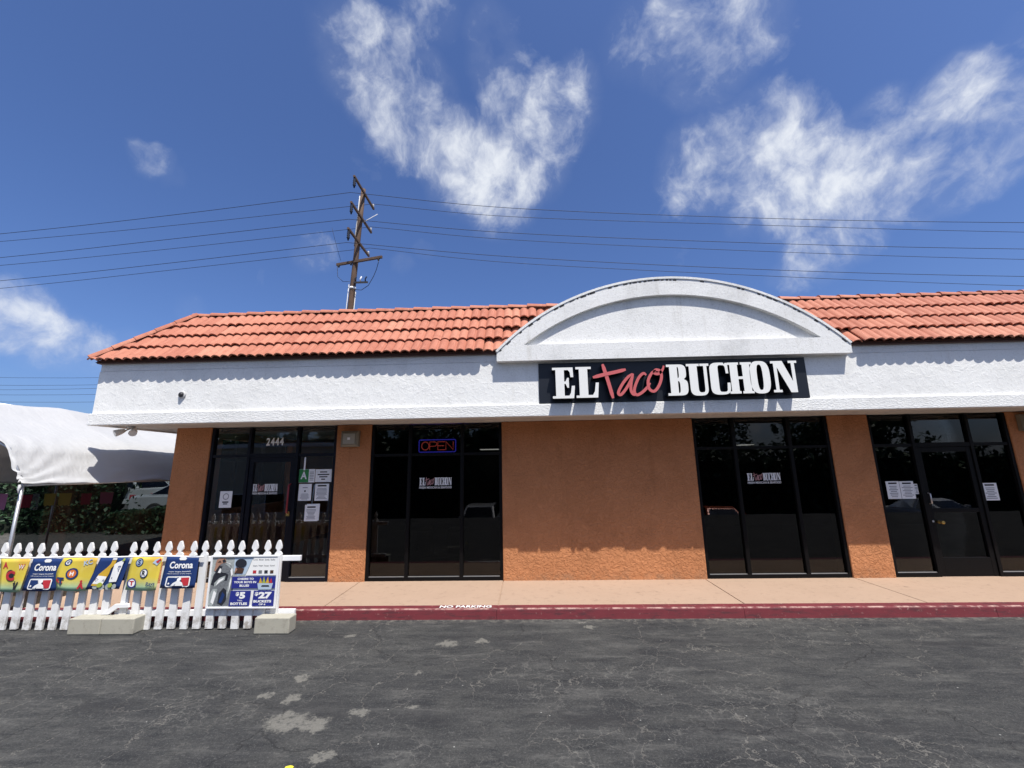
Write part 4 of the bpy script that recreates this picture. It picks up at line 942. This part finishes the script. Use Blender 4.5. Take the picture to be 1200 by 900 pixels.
def pennants():
    root = tag(empty('pennant_string', (-5.3, YB_, .85)), 'string of six yellow and navy beer pennants along the white fence', 'pennants')
    x0, x1 = -7.0, -3.99
    MB().tube([(x0+(x1-x0)*i/20, YB_-.004, .846+.004*math.sin(i*.9)+(.0 if i < 19 else -.006)) for i in range(21)], .011, 6).build('cord', M['white_paint'], root)
    flags = [(-6.571, -6.185, -6.485, -6.21, .838, .464, 'y', f1, .00), (-6.152, -5.757, -6.213, -5.775, .836, .470, 'n', beer, .0), (-5.759, -5.321, -5.760, -5.375, .841, .468, 'y', f3, .05),
             (-5.289, -4.909, -5.384, -4.966, .836, .485, 'n', f4, .0), (-4.878, -4.499, -4.900, -4.506, .842, .472, 'y', f5, .012), (-4.447, -4.038, -4.477, -4.042, .846, .489, 'n', beer, .0)]
    labs = ['yellow pennant printed with an A and a C emblem', 'navy beer pennant next to the leftmost yellow one', 'yellow pennant with a curled lower left corner', 'navy pennant printed with a beer bottle and a can', 'yellow pennant printed with round team emblems', 'navy beer pennant beside the poster']
    for k, (a, b, c, d, zt, zb, kind, ops, curl) in enumerate(flags):
        ph = k*1.7
        def fn(u, v, off=0., a=a, b=b, c=c, d=d, zt=zt, zb=zb, ph=ph, curl=curl):
            xt = a+(b-a)*u; xb = c+(d-c)*u; s_ = 1-v
            bulge = -curl*math.sin(math.pi*min(1, s_*1.05))*(1-u)
            x = xt+(xb-xt)*s_+bulge
            y = YB_-.012-off+.012*math.sin(u*5+ph)*s_-.02*s_+(.02*curl/.05)*(1-u)*s_*0
            return (x, y, zb+(zt-zb)*v-.012*math.sin(u*math.pi)*s_*(1 if k % 2 == 0 else .3)+(.02*(1-u)*s_ if curl > .03 else 0))
        mb = MB(); mb.grid(10, 8, fn); o = mb.build('flag', M['yellow_flag'] if kind == 'y' else M['navy_print'], root, fix=False); o['label'] = labs[k]
        so = o.modifiers.new('thickness', 'SOLIDIFY'); so.thickness = .002; so.offset = -1
        flag_print(ops, fn, o, PM)
pennants()

def poster():
    P = tag(empty('fence_poster', (-3.47, 5.26, .26)), 'square white framed baseball beer poster with 5 and 27 dollar prices on the fence', 'poster')
    x0, x1, z0, z1 = -3.893, -3.055, .258, .835; yb = 5.285
    MB().box(x0, x1, yb-.008, yb, z0, z1).build('panel', M['white_line'], P)
    for a, b, c, d in ((x0-.008, x0+.012, z0-.012, z1+.012), (x1-.012, x1+.012, z0-.012, z1+.012), (x0+.0125, x1-.0125, z1-.008, z1+.012), (x0+.0125, x1-.0125, z0-.012, z0+.006)):
        MB().box(a, b, yb-.022, yb-.001, c, d).build('frame', M['white_paint'], P, bevel=.003)
    def fn(u, v, off=0.): return (x0+(x1-x0)*u, yb-.008-off, z0+(z1-z0)*v)
    ops = [('poly', [(.015,.01),(.36,.01),(.36,.38),(.53,.62),(.62,.99),(.015,.99)], MG), ('poly', [(.34,.99),(.62,.99),(.52,.64),(.40,.62),(.34,.72)], PA),
           # player in front: helmet, raised hands, striped shirt
           ('poly', [(.02,.02),(.35,.02),(.36,.30),(.34,.58),(.29,.74),(.14,.78),(.04,.62),(.02,.40)], GR), ('poly', [(.02,.44),(.06,.66),(.14,.72),(.27,.64),(.26,.52),(.16,.50),(.08,.42)], DK),
           ('poly', [(.08,.40),(.14,.47),(.22,.53),(.23,.62),(.14,.57),(.07,.47)], MG), ('poly', [(.10,.42),(.16,.50),(.20,.54),(.21,.58),(.13,.53)], WH), ('poly', [(.02,.04),(.08,.03),(.12,.20),(.13,.36),(.06,.36),(.02,.24)], MG), ('poly', [(.05,.10),(.09,.06),(.12,.28),(.08,.33)], WH),
           ('poly', [(.15,.08),(.22,.03),(.27,.12),(.29,.30),(.22,.38),(.16,.28)], DK), ('poly', [(.17,.10),(.21,.08),(.25,.24),(.21,.30)], NV), ('poly', [(.28,.16),(.315,.36),(.33,.56),(.31,.64),(.29,.50),(.27,.30)], MG), ('poly', [(.30,.28),(.325,.50),(.315,.60),(.30,.46)], WH), ('poly', [(.22,.88),(.28,.86),(.325,.74),(.335,.64),(.315,.60),(.30,.70),(.27,.80)], WH),
           ('disc', .215, .77, .095, GR), ('poly', [(.20,.86),(.28,.84),(.30,.76),(.26,.80)], MG), ('poly', [(.06,.84),(.08,.94),(.15,.98),(.21,.95),(.22,.88),(.16,.86),(.12,.82)], SK), ('poly', [(.05,.72),(.07,.84),(.12,.84),(.14,.76),(.10,.68)], SK), ('poly', [(.07,.70),(.12,.82),(.17,.80),(.15,.70),(.10,.64)], DK), ('poly', [(.11,.68),(.14,.77),(.16,.74),(.15,.67)], WH), ('poly', [(.16,.92),(.19,.95),(.22,.90),(.18,.87)], DK), ('poly', [(.09,.88),(.13,.92),(.15,.88)], BR),
           # team mate seen from behind
           ('poly', [(.36,.66),(.48,.66),(.50,.76),(.38,.78)], BR), ('disc', .445, .86, .085, DK), ('poly', [(.36,.66),(.40,.74),(.37,.78)], SK),
           # club names panel
           ('poly', [(.53,.62),(.64,.99),(.985,.99),(.985,.62)], WH)]
    for r, row in enumerate((.93, .81, .69)):
        for c_ in range(4):
            u = .66+.085*c_
            if r < 2: ops.append(('text', ('Corona', 'Modelo', 'Estrella', 'Pacifico', 'Victoria', 'Negra', 'Premier', 'Especial')[r*4+c_], u-.034, u+.034, row-.018, row+.018, GR, .01))
            else: ops.append(('poly', [(u-.025, row-.03), (u+.025, row-.03), (u+.025, row+.03), (u-.025, row+.03)], (RD, GR, DK, BR)[c_]))
    ops += [('poly', [(.34,.37),(.34,.60),(.985,.60),(.985,.37)], BL), ('text', 'CHEERS TO', .42, .66, .535, .575, WH, .04), ('text', 'YOUR BOYS IN', .37, .70, .47, .512, WH, .04), ('text', 'BLUE!', .46, .60, .40, .445, WH, .04),
            ('poly', [(.74,.345),(.93,.345),(.95,.47),(.72,.47)], PA), ('poly', [(.74,.47),(.76,.58),(.79,.47)], AM), ('poly', [(.79,.47),(.81,.60),(.84,.47)], LM), ('poly', [(.84,.47),(.87,.60),(.89,.47)], AM), ('poly', [(.89,.47),(.92,.57),(.94,.47)], RD), ('poly', [(.78,.40),(.90,.40),(.89,.43),(.79,.43)], DK),
            ('poly', [(.33,.03),(.63,.03),(.64,.325),(.34,.325)], BL), ('poly', [(.67,.03),(.985,.03),(.985,.325),(.68,.325)], BL),
            ('text', '$', .42, .47, .22, .30, WH, .04), ('text', '5', .475, .56, .17, .30, WH, .06), ('text', 'TALL', .45, .53, .125, .15, WH, .02), ('text', 'BOTTLES', .355, .60, .05, .10, WH, .05),
            ('text', '$', .70, .75, .22, .30, WH, .04), ('text', '27', .755, .95, .17, .30, WH, .06), ('text', 'BUCKETS', .69, .95, .095, .145, WH, .05), ('text', 'OF 6', .77, .87, .045, .08, WH, .04)]
    flag_print(ops, lambda u, v, off: fn(u, v, off*.22), P, PM)
poster()

# ------------------------------------------------------------------ utility pole and wires
PX, PY = -8.85, 20.0
def pole_pt(z): t = (z-10.156)/(17.05-10.156); return Vector((-8.985+.30*t, PY, z))
def utility_pole():
    P = tag(empty('utility_pole', (pole_pt(0).x, PY, 0)), 'tall leaning wooden utility pole with crossarms rising behind the tiled roof', 'utility pole')
    MB().tube([pole_pt(z) for z in (0, 4, 8, 12, 15, 17.05)], [.19, .18, .165, .145, .13, .12], 12).build('shaft', M['wood'], P)
    for z in (16.68, 15.18, 13.72):
        c = pole_pt(z); ax = c.x+.17
        arm = MB().box(c.x+.10, c.x+.20, PY-1.55, PY+1.25, z-.06, z+.06); a = arm.build('crossarm', M['wood'], P, bevel=.01)
        MB().lathe([(.03, 0), (.075, -.05), (.05, -.12), (.085, -.16), (.05, -.24), (.085, -.28), (.05, -.36), (.085, -.40), (.05, -.47), (.03, -.56)], (c.x+.15, PY-1.45, z-.06), 'z', 10).build('insulator', M['insulator'], a)
        MB().lathe([(.03, -.02), (.06, .03), (.04, .08), (.07, .12), (.03, .18)], (c.x+.15, PY+1.15, z+.06), 'z', 10).build('insulator', M['grey_pipe'], a)
    c = pole_pt(12.65); mb = MB(); d = Vector((1.33, -.30, .02)); n = Vector((.3, 1.33, 0)).normalized()
    ctr = Vector((-8.60, PY-.20, 12.65)); q = []
    for s_ in (-1, 1):
        for a, b in ((-.05, -.07), (.05, -.07), (.05, .07), (-.05, .07)): q.append(ctr+d*s_+n*a+Vector((0, 0, b)))
    mb.add(q, [(0,1,2,3), (7,6,5,4), (0,4,5,1), (1,5,6,2), (2,6,7,3), (3,7,4,0)]); a = mb.build('crossarm', M['wood'], P, bevel=.01)
    for s_ in (-.9, -.35, .85): 
        p = ctr+d*s_; MB().lathe([(.04, 0), (.06, -.04), (.04, -.10)], (p.x, p.y, p.z-.07), 'z', 8).build('bracket', M['dark_metal'], a)
    # fused cut-outs on a short bracket to the right
    c = pole_pt(11.45); br = MB().box(c.x+.1, c.x+.85, PY-.22, PY-.14, 11.40, 11.48).build('cutout_bracket', M['dark_metal'], P)
    for i in range(3): MB().tube([(c.x+.2+.26*i, PY-.18, 11.48), (c.x+.17+.27*i, PY-.18, 11.63), (c.x+.24+.27*i, PY-.18, 11.76)], .035, 6).build('fuse', M['insulator'] if i != 1 else M['white_paint'], br)
    MB().tube([(c.x+.15, PY-.18, 11.05), (c.x+.55, PY-.2, 11.0), (c.x+.9, PY-.2, 11.25), (c.x+1.15, PY-.2, 11.75), (c.x+1.3, PY-.25, 12.1), (c.x+1.42, PY-.3, 12.55)], .016, 5).build('jumper', M['wire'], P)
    MB().tube([(c.x-.1, PY-.2, 11.5), (c.x-.5, PY-.1, 11.55), (c.x-.85, PY, 11.9), (c.x-.95, PY+.05, 12.6)], .012, 5).build('jumper', M['wire'], P)
    MB().tube([(c.x-.65, PY-.2, 12.7), (c.x-.7, PY-.6, 13.2), (c.x-.75, PY-1.2, 14.0)], .008, 5).build('jumper', M['wire'], P)
    MB().tube([pole_pt(z)+Vector((-.135, -.06, 0)) for z in (13.6, 14.5, 15.4, 16.6)], .03, 6).build('conduit', M['grey_pipe'], P)
    MB().tube([pole_pt(z)+Vector((-.19, -.06, 0)) for z in (6, 9, 11.4)], .022, 6).build('conduit', M['grey_pipe'], P)
    MB().tube([pole_pt(z)+Vector((.20, -.03, 0)) for z in (6, 9, 11.0)], .022, 6).build('conduit', M['grey_pipe'], P)
    MB().tube([pole_pt(16.1)+Vector((.55, .9, 0)), pole_pt(15.0)+Vector((.12, 0, 0))], .02, 6).build('brace', M['grey_pipe'], P)
    MB().tube([pole_pt(11.2)-Vector((0, 0, .06)), pole_pt(11.2)+Vector((0, 0, .06))], .166, 14).build('band', M['white_paint'], P)
utility_pole()
def interp(pts, n=26):
    # smooth height along x through surveyed points, extended flat to both sides
    xs = [p[0] for p in pts]; out = []
    s0 = (pts[1][1]-pts[0][1])/(pts[1][0]-pts[0][0]); s1 = (pts[-1][1]-pts[-2][1])/(pts[-1][0]-pts[-2][0])
    full = [(xs[0]-38, pts[0][1]-s0*38+.0009*38*38), (xs[0]-18, pts[0][1]-s0*18+.0009*18*18)]+list(pts)+[(xs[-1]+18, pts[-1][1]+s1*18+.0009*18*18), (xs[-1]+38, pts[-1][1]+s1*38+.0009*38*38)]
    k = min(range(len(full)), key=lambda i: abs(full[i][0]+8.65)); full = [Vector((a, b, 0)) for a, b in full]     # the wire is clamped at the pole: one curve each side
    return spline([tuple(p) for p in full[:k+1]], 8)+spline([tuple(p) for p in full[k:]], 8)[1:]
WIRES = [(18.55, 'top wire of the near circuit strung past the utility pole', [(-27.1, 14.15), (-18.1, 14.87), (-8.72, 15.80), (-.46, 14.57), (11.98, 13.51), (23.8, 12.82)]),
         (18.55, 'middle wire of the near circuit strung past the utility pole', [(-26.75, 12.80), (-18, 13.50), (-8.72, 14.28), (-.48, 13.20), (11.9, 12.18), (23.45, 11.47)]),
         (18.55, 'lowest wire of the near circuit strung past the utility pole', [(-26.4, 11.52), (-17.8, 12.18), (-8.74, 12.99), (-.5, 11.92), (11.7, 10.82), (23.1, 10.10)]),
         (21.15, 'top wire of the far circuit strung past the utility pole', [(-30.7, 15.38), (-20, 16.05), (-8.60, 16.95), (-.53, 15.81), (13.6, 14.72), (26.96, 13.80)]),
         (21.15, 'middle wire of the far circuit strung past the utility pole', [(-30.35, 13.84), (-20, 14.55), (-8.60, 15.48), (-.55, 14.37), (13.4, 13.15), (26.6, 12.22)]),
         (21.15, 'lowest wire of the far circuit strung past the utility pole', [(-30.0, 12.40), (-20, 13.2), (-8.60, 14.16), (-.57, 12.97), (13.2, 11.72), (26.2, 10.73)])]
for y, lab, pts in WIRES:
    mb = MB().tube([(p.x, y, p.y) for p in interp(pts)], .0125, 5); tag(mb.build('power_line', M['wire']), lab, 'wire', 'power lines over the roof')
for k, (z0, z1) in enumerate(((16.9, 14.9), (15.4, 14.1), (14.3, 14.0), (13.9, 12.6), (13.0, 11.2))):
    mb = MB().tube([(-120+100*t/12, 60, z0+.0+(z1-z0)*(t/12)-1.6*math.sin(math.pi*t/12)+2.2) for t in range(13)],   .022, 5)
    lab = ['highest', 'second highest', 'middle', 'second lowest', 'lowest'][k]
    tag(mb.build('power_line', M['wire']), lab+' of the faint distant wires above the tent left of the roof', 'wire', 'distant wires above the tent')

# ------------------------------------------------------------------ party tent at the left
def tent():
    T = tag(empty('party_tent', (-8.6, 8.2, 0)), 'white party tent with a sagging canopy on thin poles beside the building', 'tent')
    y0, y1 = 5.42, 12.9
    prof = [(-7.30, 1.725), (-7.385, 1.83), (-7.485, 1.97), (-7.59, 2.13), (-7.70, 2.30), (-7.95, 2.46), (-8.4, 2.65), (-8.9, 2.90), (-9.35, 3.16)]
    prof = prof+[(-18.7-x, z) for x, z in prof[::-1][1:]]
    prof = [(x*.921, 1.85+(z-1.85)*.921) for x, z in prof]
    sp_ = spline(prof, 4)
    def canopy(u, v):
        k = u*(len(sp_)-1); i = min(int(k), len(sp_)-2); t = k-i; p = sp_[i]*(1-t)+sp_[i+1]*t
        y = y0+(y1-y0)*v; e = min(1, abs(u-.5)*2)
        amp = .006+.018*max(0, e-.60)/.4
        nz = mnoise.noise(Vector((p.x*5, y*3.2, p.y*4)))+.6*mnoise.noise(Vector((p.x*11, y*7, p.y*9)))
        sag = -.05*math.sin(math.pi*((v*4) % 1))*(1-e) - .02*math.sin(math.pi*((v*4) % 1))*e
        gather = 0
        d = math.hypot(y-y0, (p.x+6.72) if u < .5 else (p.x+10.5))
        if d < .9: gather = .022*math.sin(22*math.atan2(p.y-1.73, (y-y0)+.05))*(1-d/.9)
        f = .10*max(0, 1-v*14)*math.sin(math.pi*e)      # the front hem droops a little
        return (p.x+nz*amp*.6+gather*.6, y+.02*nz*(1 if v < .02 else 0), p.y+nz*amp+sag+gather)
    mb = MB(); mb.grid(96, 110, canopy); o = mb.build('canopy', M['fabric'], T, fix=False)
    so = o.modifiers.new('thickness', 'SOLIDIFY'); so.thickness = .004
    for x in (-6.765, -10.455):
        for y in (5.47, 9.1, 12.8):
            MB().tube([(x, y, 0), (x, y, 1.738)], .020, 10).build('leg', M['steel'], T)
        MB().tube([(x, 5.45, 1.722), (x, 12.85, 1.722)], .019, 8).build('eave_pole', M['steel'], T)
    MB().tube([(-8.61, 5.45, 3.0), (-8.61, 12.85, 3.0)], .019, 8).build('ridge_pole', M['steel'], T)
    for y in (5.48, 9.1, 12.8):
        for s_ in (-1, 1): MB().tube([(-8.61, y, 3.0), (-8.61+s_*1.53, y, 2.22), (-8.61+s_*1.84, y, 1.738)], .017, 8).build('rafter', M['steel'], T)
    mb = MB().tube([(-6.76, 5.44, 1.725), (-6.75, 5.42, 1.67), (-6.73, 5.41, 1.62)], [.02, .014, .006], 6); mb.build('tie', M['fabric'], T)
    V = MB(); V.grid(24, 1, lambda u, v: (-6.76+.012*math.sin(u*40), 5.50+7.2*u, .04+1.67*v)); w = V.build('vinyl_wall', M['vinyl'], T)
tent()
def picado():
    R_ = tag(empty('papel_picado_string', (-8.9, 7.74, 1.5)), 'string of dull coloured paper flags hanging inside the tent', 'bunting')
    y = 7.74
    MB().tube([(-10.4, y, 1.60), (-9.7, y, 1.55), (-8.6, y, 1.53), (-6.8, y, 1.60)], .006, 5).build('string', M['wire'], R_)
    for (a, b, z1, z0, c) in ((-10.113, -9.818, 1.518, 1.233, 'purple'), (-9.551, -9.330, 1.491, 1.261, 'red'), (-9.099, -8.869, 1.509, 1.297, 'yellow'), (-8.814, -8.565, 1.509, 1.297, 'yellow'), (-8.381, -8.178, 1.500, 1.307, 'red'), (-8.013, -7.755, 1.518, 1.316, 'pink')):
        n = 6; poly = [(a, z1), (a+.01, z0+.02)]+[(a+(b-a)*(i+.5)/n, z0-.015*(i % 2)) for i in range(n)]+[(b-.01, z0+.02), (b, z1)]
        mb = MB().prism_y(poly, y-.001, y+.001); o = mb.build('paper_flag', M['picado_'+c], R_); o['label'] = c+' paper flag'
for k, c in dict(purple=(.26, .10, .22), red=(.45, .04, .07), yellow=(.50, .40, .06), pink=(.50, .12, .20)).items(): M['picado_'+k] = plain(k+' tissue paper', c, .7)
picado()

# ------------------------------------------------------------------ planting
def leaf_cloud(n, pos, size, rg):
    mb = MB(); V = []; F = []
    for i in range(n):
        p = Vector(pos(rg)); a = Vector((rg.gauss(0, 1), rg.gauss(0, 1), rg.gauss(0, 1))).normalized(); b = a.orthogonal().normalized(); c = a.cross(b); t = rg.uniform(0, 6.28)
        b, c = b*math.cos(t)+c*math.sin(t), c*math.cos(t)-b*math.sin(t); s_ = size*rg.uniform(.6, 1.4)
        o = len(V); V += [p-b*s_, p+c*s_*.5, p+b*s_, p-c*s_*.5]; F.append((o, o+1, o+2, o+3))
    mb.add(V, F); return mb
rg = random.Random(11)
def hedge(x0, x1, y0, y1, h, n, label, z0=0., size=.075, gap=.9):
    r = tag(empty('hedge', ((x0+x1)/2, (y0+y1)/2, z0)), label, 'hedge')
    def pos(g):
        x = g.uniform(x0, x1); s_ = g.random(); top = h*(.92+.10*math.sin(x*2.1)+.06*math.sin(x*5.3))
        return (x, y0+(y1-y0)*(g.random()**2), z0+top*g.random()**.75) if s_ < .7 else (x, g.uniform(y0, y1), z0+top*g.uniform(.9, 1.02))
    leaf_cloud(n, pos, size, rg).build('foliage', M['hedge'], r, fix=False)
    mb = MB(); mb.grid(60, 6, lambda u, v: (x0+.1+(x1-x0-.2)*u, y0+(y1-y0)*.45+.12*math.sin(u*140+v*9), z0+h*.86*v)); mb.build('inner_twigs', M['twigs'], r, fix=False)
    for i in range(int((x1-x0)/gap)): MB().tube([(x0+.5+gap*i, (y0+y1)/2, z0), (x0+.55+gap*i, (y0+y1)/2+.05, z0+h*.8)], [.03, .012], 5).build('stem', M['bark'], r)
hedge(-27, -13.3, 13.2, 14.4, 2.25, 9000, 'tall dark green hedge behind the tent')
hedge(-13.2, -8.0, 13.0, 13.8, .78, 3200, 'low dark hedge in front of the parked white vehicles')
hedge(-45, 4.4, -16.6, -15.2, 6.8, 8000, 'tall dark hedge added across the road behind the camera to keep sky out of the window reflections', -1.8, .26, 4.)  # unseen, added tall enough to block the sky reflected in the left glass
hedge(4.6, 45, -16.6, -15.2, 4.5, 5000, 'lower dark hedge added across the road behind the camera to darken the window reflections', -1.8, .26, 4.)  # unseen, added to turn the right-hand glass reflections dark
def tree_proto(seed):
    g = random.Random(seed); t = empty('shade_tree', (0, 0, 0))
    MB().tube([(0, 0, -.1), (.05, 0, 1.2), (.0, .06, 2.4), (.1, .1, 3.6)], [.26, .2, .17, .11], 9).build('trunk', M['bark'], t)
    cl = []
    for i in range(7):
        a = i*.9+g.random(); e = Vector((math.cos(a)*g.uniform(1.2, 2.2), math.sin(a)*g.uniform(1.2, 2.2), g.uniform(3.4, 5.8))); cl.append(e)
        MB().tube([(.02, .06, 2.2+.15*i), tuple(e*.55+Vector((0, 0, 1.3))), tuple(e)], [.09, .06, .02], 6).build('limb', M['bark'], t)
    cl += [Vector((g.gauss(0, 1.2), g.gauss(0, 1.2), g.uniform(3.2, 6.4))) for _ in range(12)]
    def pos(g_):
        c = g_.choice(cl); d = Vector((g_.gauss(0, 1), g_.gauss(0, 1), g_.gauss(0, .75))); d = d.normalized()*(.25+.75*g_.random()**.4); return c+d*1.0
    leaf_cloud(2600, pos, .17, g).build('crown', M['leaf'], t, fix=False)
    return t
spots = [(-2.5, -19, 1.15), (3.5, -22, 1.3), (-8.5, -21, 1.1), (9.5, -18, 1.2), (15.5, -21, 1.25), (22, -19, 1.15), (-15, -24, 1.2), (29, -22, 1.3), (-23, -20, 1.1)]
protos = [tree_proto(5), tree_proto(9)]
names = ['behind the camera opposite the left window', 'behind the camera opposite the orange wall', 'behind the camera opposite door 2444', 'behind the camera opposite the right window', 'behind the camera opposite the right entrance', 'far to the right behind the camera', 'far to the left behind the camera', 'at the right end of the row behind the camera', 'at the left end of the row behind the camera']
for i, (x, y, s_) in enumerate(spots):
    o = protos[i] if i < 2 else copy_tree(protos[i % 2])
    o.location = (x, y, -1.8); o.scale = (s_, s_, s_*1.0); o.rotation_euler = (0, 0, i*1.3)
    tag(o, 'leafy shade tree across the road '+names[i], 'tree', 'street trees across the road')

# ------------------------------------------------------------------ vehicles (parked behind the camera and beyond the tent)
def car(kind, body, loc, rz, label, cat):
    c = empty('parked_car' if kind != 'pickup' else 'pickup_truck', (0, 0, 0)); W = .90
    if kind == 'suv': side = [(-2.3, .35), (-2.32, .75), (-2.25, 1.0), (-1.0, 1.08), (2.2, 1.1), (2.3, .8), (2.28, .35)]; cab = [(-1.15, 1.07), (-.35, 1.66), (.3, 1.72), (1.7, 1.68), (2.18, 1.09)]
    elif kind == 'sedan': side = [(-2.3, .32), (-2.35, .6), (-2.2, .82), (-.9, .95), (1.6, .97), (2.25, .95), (2.35, .7), (2.3, .32)]; cab = [(-.95, .94), (-.15, 1.38), (.25, 1.44), (.95, 1.40), (1.65, .96)]
    else: side = [(-2.7, .45), (-2.75, .8), (-2.65, 1.08), (-1.3, 1.15), (.75, 1.15), (.76, 1.16), (2.75, 1.16), (2.78, .5)]; cab = [(-1.35, 1.14), (-.65, 1.78), (-.2, 1.84), (.55, 1.82), (.74, 1.15)]
    mb = MB().prism_y(side[::-1], -W, W); mb.build('body', body, c, bevel=.09)
    Wt = W*.80; g = MB(); n = len(cab); Vv = [(x, -W*.97+(0 if z < 1.2 and i in (0, n-1) else .16), z) for i, (x, z) in enumerate(cab)]; Vw = [(x, -y, z) for x, y, z in Vv]
    g.add(Vv+Vw, [tuple(range(n)), tuple(range(2*n-1, n-1, -1))]+[(i, i+n, i+1+n, i+1) for i in range(n-1)])
    cb = g.build('cabin', body, c, bevel=.05)
    # glazing: windscreen, rear and side windows set just proud of the cabin
    def shrink(P, k): m_ = sum((Vector(p) for p in P), Vector())/len(P); return [m_+(Vector(p)-m_)*k for p in P]
    def pan(P, nrm):
        P = [Vector(p)+Vector(nrm)*.012 for p in shrink(P, .86)]; q = MB(); q.add(P, [tuple(range(len(P)))]); q.build('window', M['car_glass'], cb, fix=False)
    a, b = Vv[0], Vv[1]; pan([a, b, (b[0], -b[1], b[2]), (a[0], -a[1], a[2])], (-.6, 0, .7))
    a, b = Vv[-1], Vv[-2]; pan([a, b, (b[0], -b[1], b[2]), (a[0], -a[1], a[2])], (.7, 0, .4))
    for s_ in (1, -1):
        P = [(x, y*s_, z) for x, y, z in Vv]; mid = Vector(P[2]); lo = (Vector(P[0])+Vector(P[-1]))/2
        pan([P[0], P[1], P[2], lo], (0, -s_, 0)); pan([lo, P[2]]+P[3:], (0, -s_, 0))
    fx, rx = side[0][0], side[-1][0]; wr = .36 if kind != 'sedan' else .32
    for wx in (fx+.85, rx-.95):
        for s_ in (1, -1):
            w = MB().lathe([(wr*.62, -.11), (wr*.95, -.11), (wr, -.07), (wr, .07), (wr*.95, .11), (wr*.62, .11)], (wx, s_*(W-.08), wr), 'y', 18).build('wheel', M['rubber'], c)
            MB().lathe([(wr*.6, -.115), (wr*.25, -.10), (.03, -.09), (.03, .09), (wr*.25, .10), (wr*.6, .115)], (wx, s_*(W-.08), wr), 'y', 14).build('rim', M['rim'], w)
    for s_ in (1, -1):
        MB().box(fx-.03, fx+.12, s_*W*.78-.2, s_*W*.78+.16, .66, .82).build('headlight', M['lamp_glass'], c, bevel=.03)
        MB().box(rx-.08, rx+.03, s_*W*.80-.13, s_*W*.80+.12, .75, .98).build('tail_light', M['red_print'], c, bevel=.02)
        MB().box(cab[0][0]+.35, cab[0][0]+.5, s_*(W+.07)-.09, s_*(W+.07)+.09, 1.08, 1.2).build('mirror', body, c, bevel=.03)
    MB().box(fx-.06, fx+.15, -W*.95, W*.95, .36, .55).build('bumper', M['dark_metal'] if kind == 'suv' else body, c, bevel=.03)
    MB().box(fx-.025, fx+.1, -.45, .45, .62, .8).build('grille', M['dark_metal'], c, bevel=.01)
    if kind == 'pickup': MB().box(.85, 2.66, -.78, .78, 1.162, 1.168).build('bed_cover', M['dark_metal'], c)
    c.location = loc; c.rotation_euler = (0, 0, rz); return tag(c, label, cat)
car('suv', paint('silver paint', (.50, .51, .52)), (-2.45, -8.2, -1.72), math.radians(-90), 'silver sport utility vehicle facing the shop behind the camera', 'car')
car('sedan', paint('white car paint', (.75, .75, .74)), (19.2, -6.9, -1.35), math.radians(-100), 'white saloon car facing the right entrance behind the camera', 'car')
car('sedan', paint('orange car paint', (.55, .10, .03)), (9.9, -8.6, -1.75), math.radians(-80), 'orange saloon car behind the camera facing the right window', 'car')
car('pickup', paint('white truck paint', (.70, .70, .68)), (-19.6, 20.5, 0), math.radians(172), 'white pickup truck parked beyond the tent', 'truck')
car('sedan', paint('pearl car paint', (.50, .51, .53)), (-14.5, 18.6, 0), math.radians(195), 'white saloon car parked beyond the tent close to the building corner', 'car')
def far_building(loc, w, d, h, label, nw):
    b = tag(empty('far_building', loc), label, 'building'); x, y, z = loc
    MB().box(x-w/2, x+w/2, y-d/2, y+d/2, z, z+h).build('wall', M['cream'], b)
    MB().box(x-w/2-.2, x+w/2+.2, y-d/2-.2, y+d/2+.2, z+h, z+h+.25).build('cornice', M['white_paint'], b)
    for i in range(nw):
        xx = x-w/2+w*(i+.5)/nw
        for s_ in (-1, 1):
            f = MB().box(xx-.7, xx+.7, y+s_*(d/2+.03)-.03, y+s_*(d/2+.03)+.03, z+1.0, z+2.3).build('window', M['white_paint'], b)
            MB().box(xx-.62, xx+.62, y+s_*(d/2+.065)-.004, y+s_*(d/2+.065)+.004, z+1.08, z+2.22).build('glass', M['car_glass'], f)
far_building((-19, -17, -1.8), 14, 8, 5.2, 'cream plaster shop across the road on the left behind the camera', 5)
far_building((-22, 34, 0), 30, 8, 3.6, 'long low cream building beyond the parked vehicles behind the tent', 9)
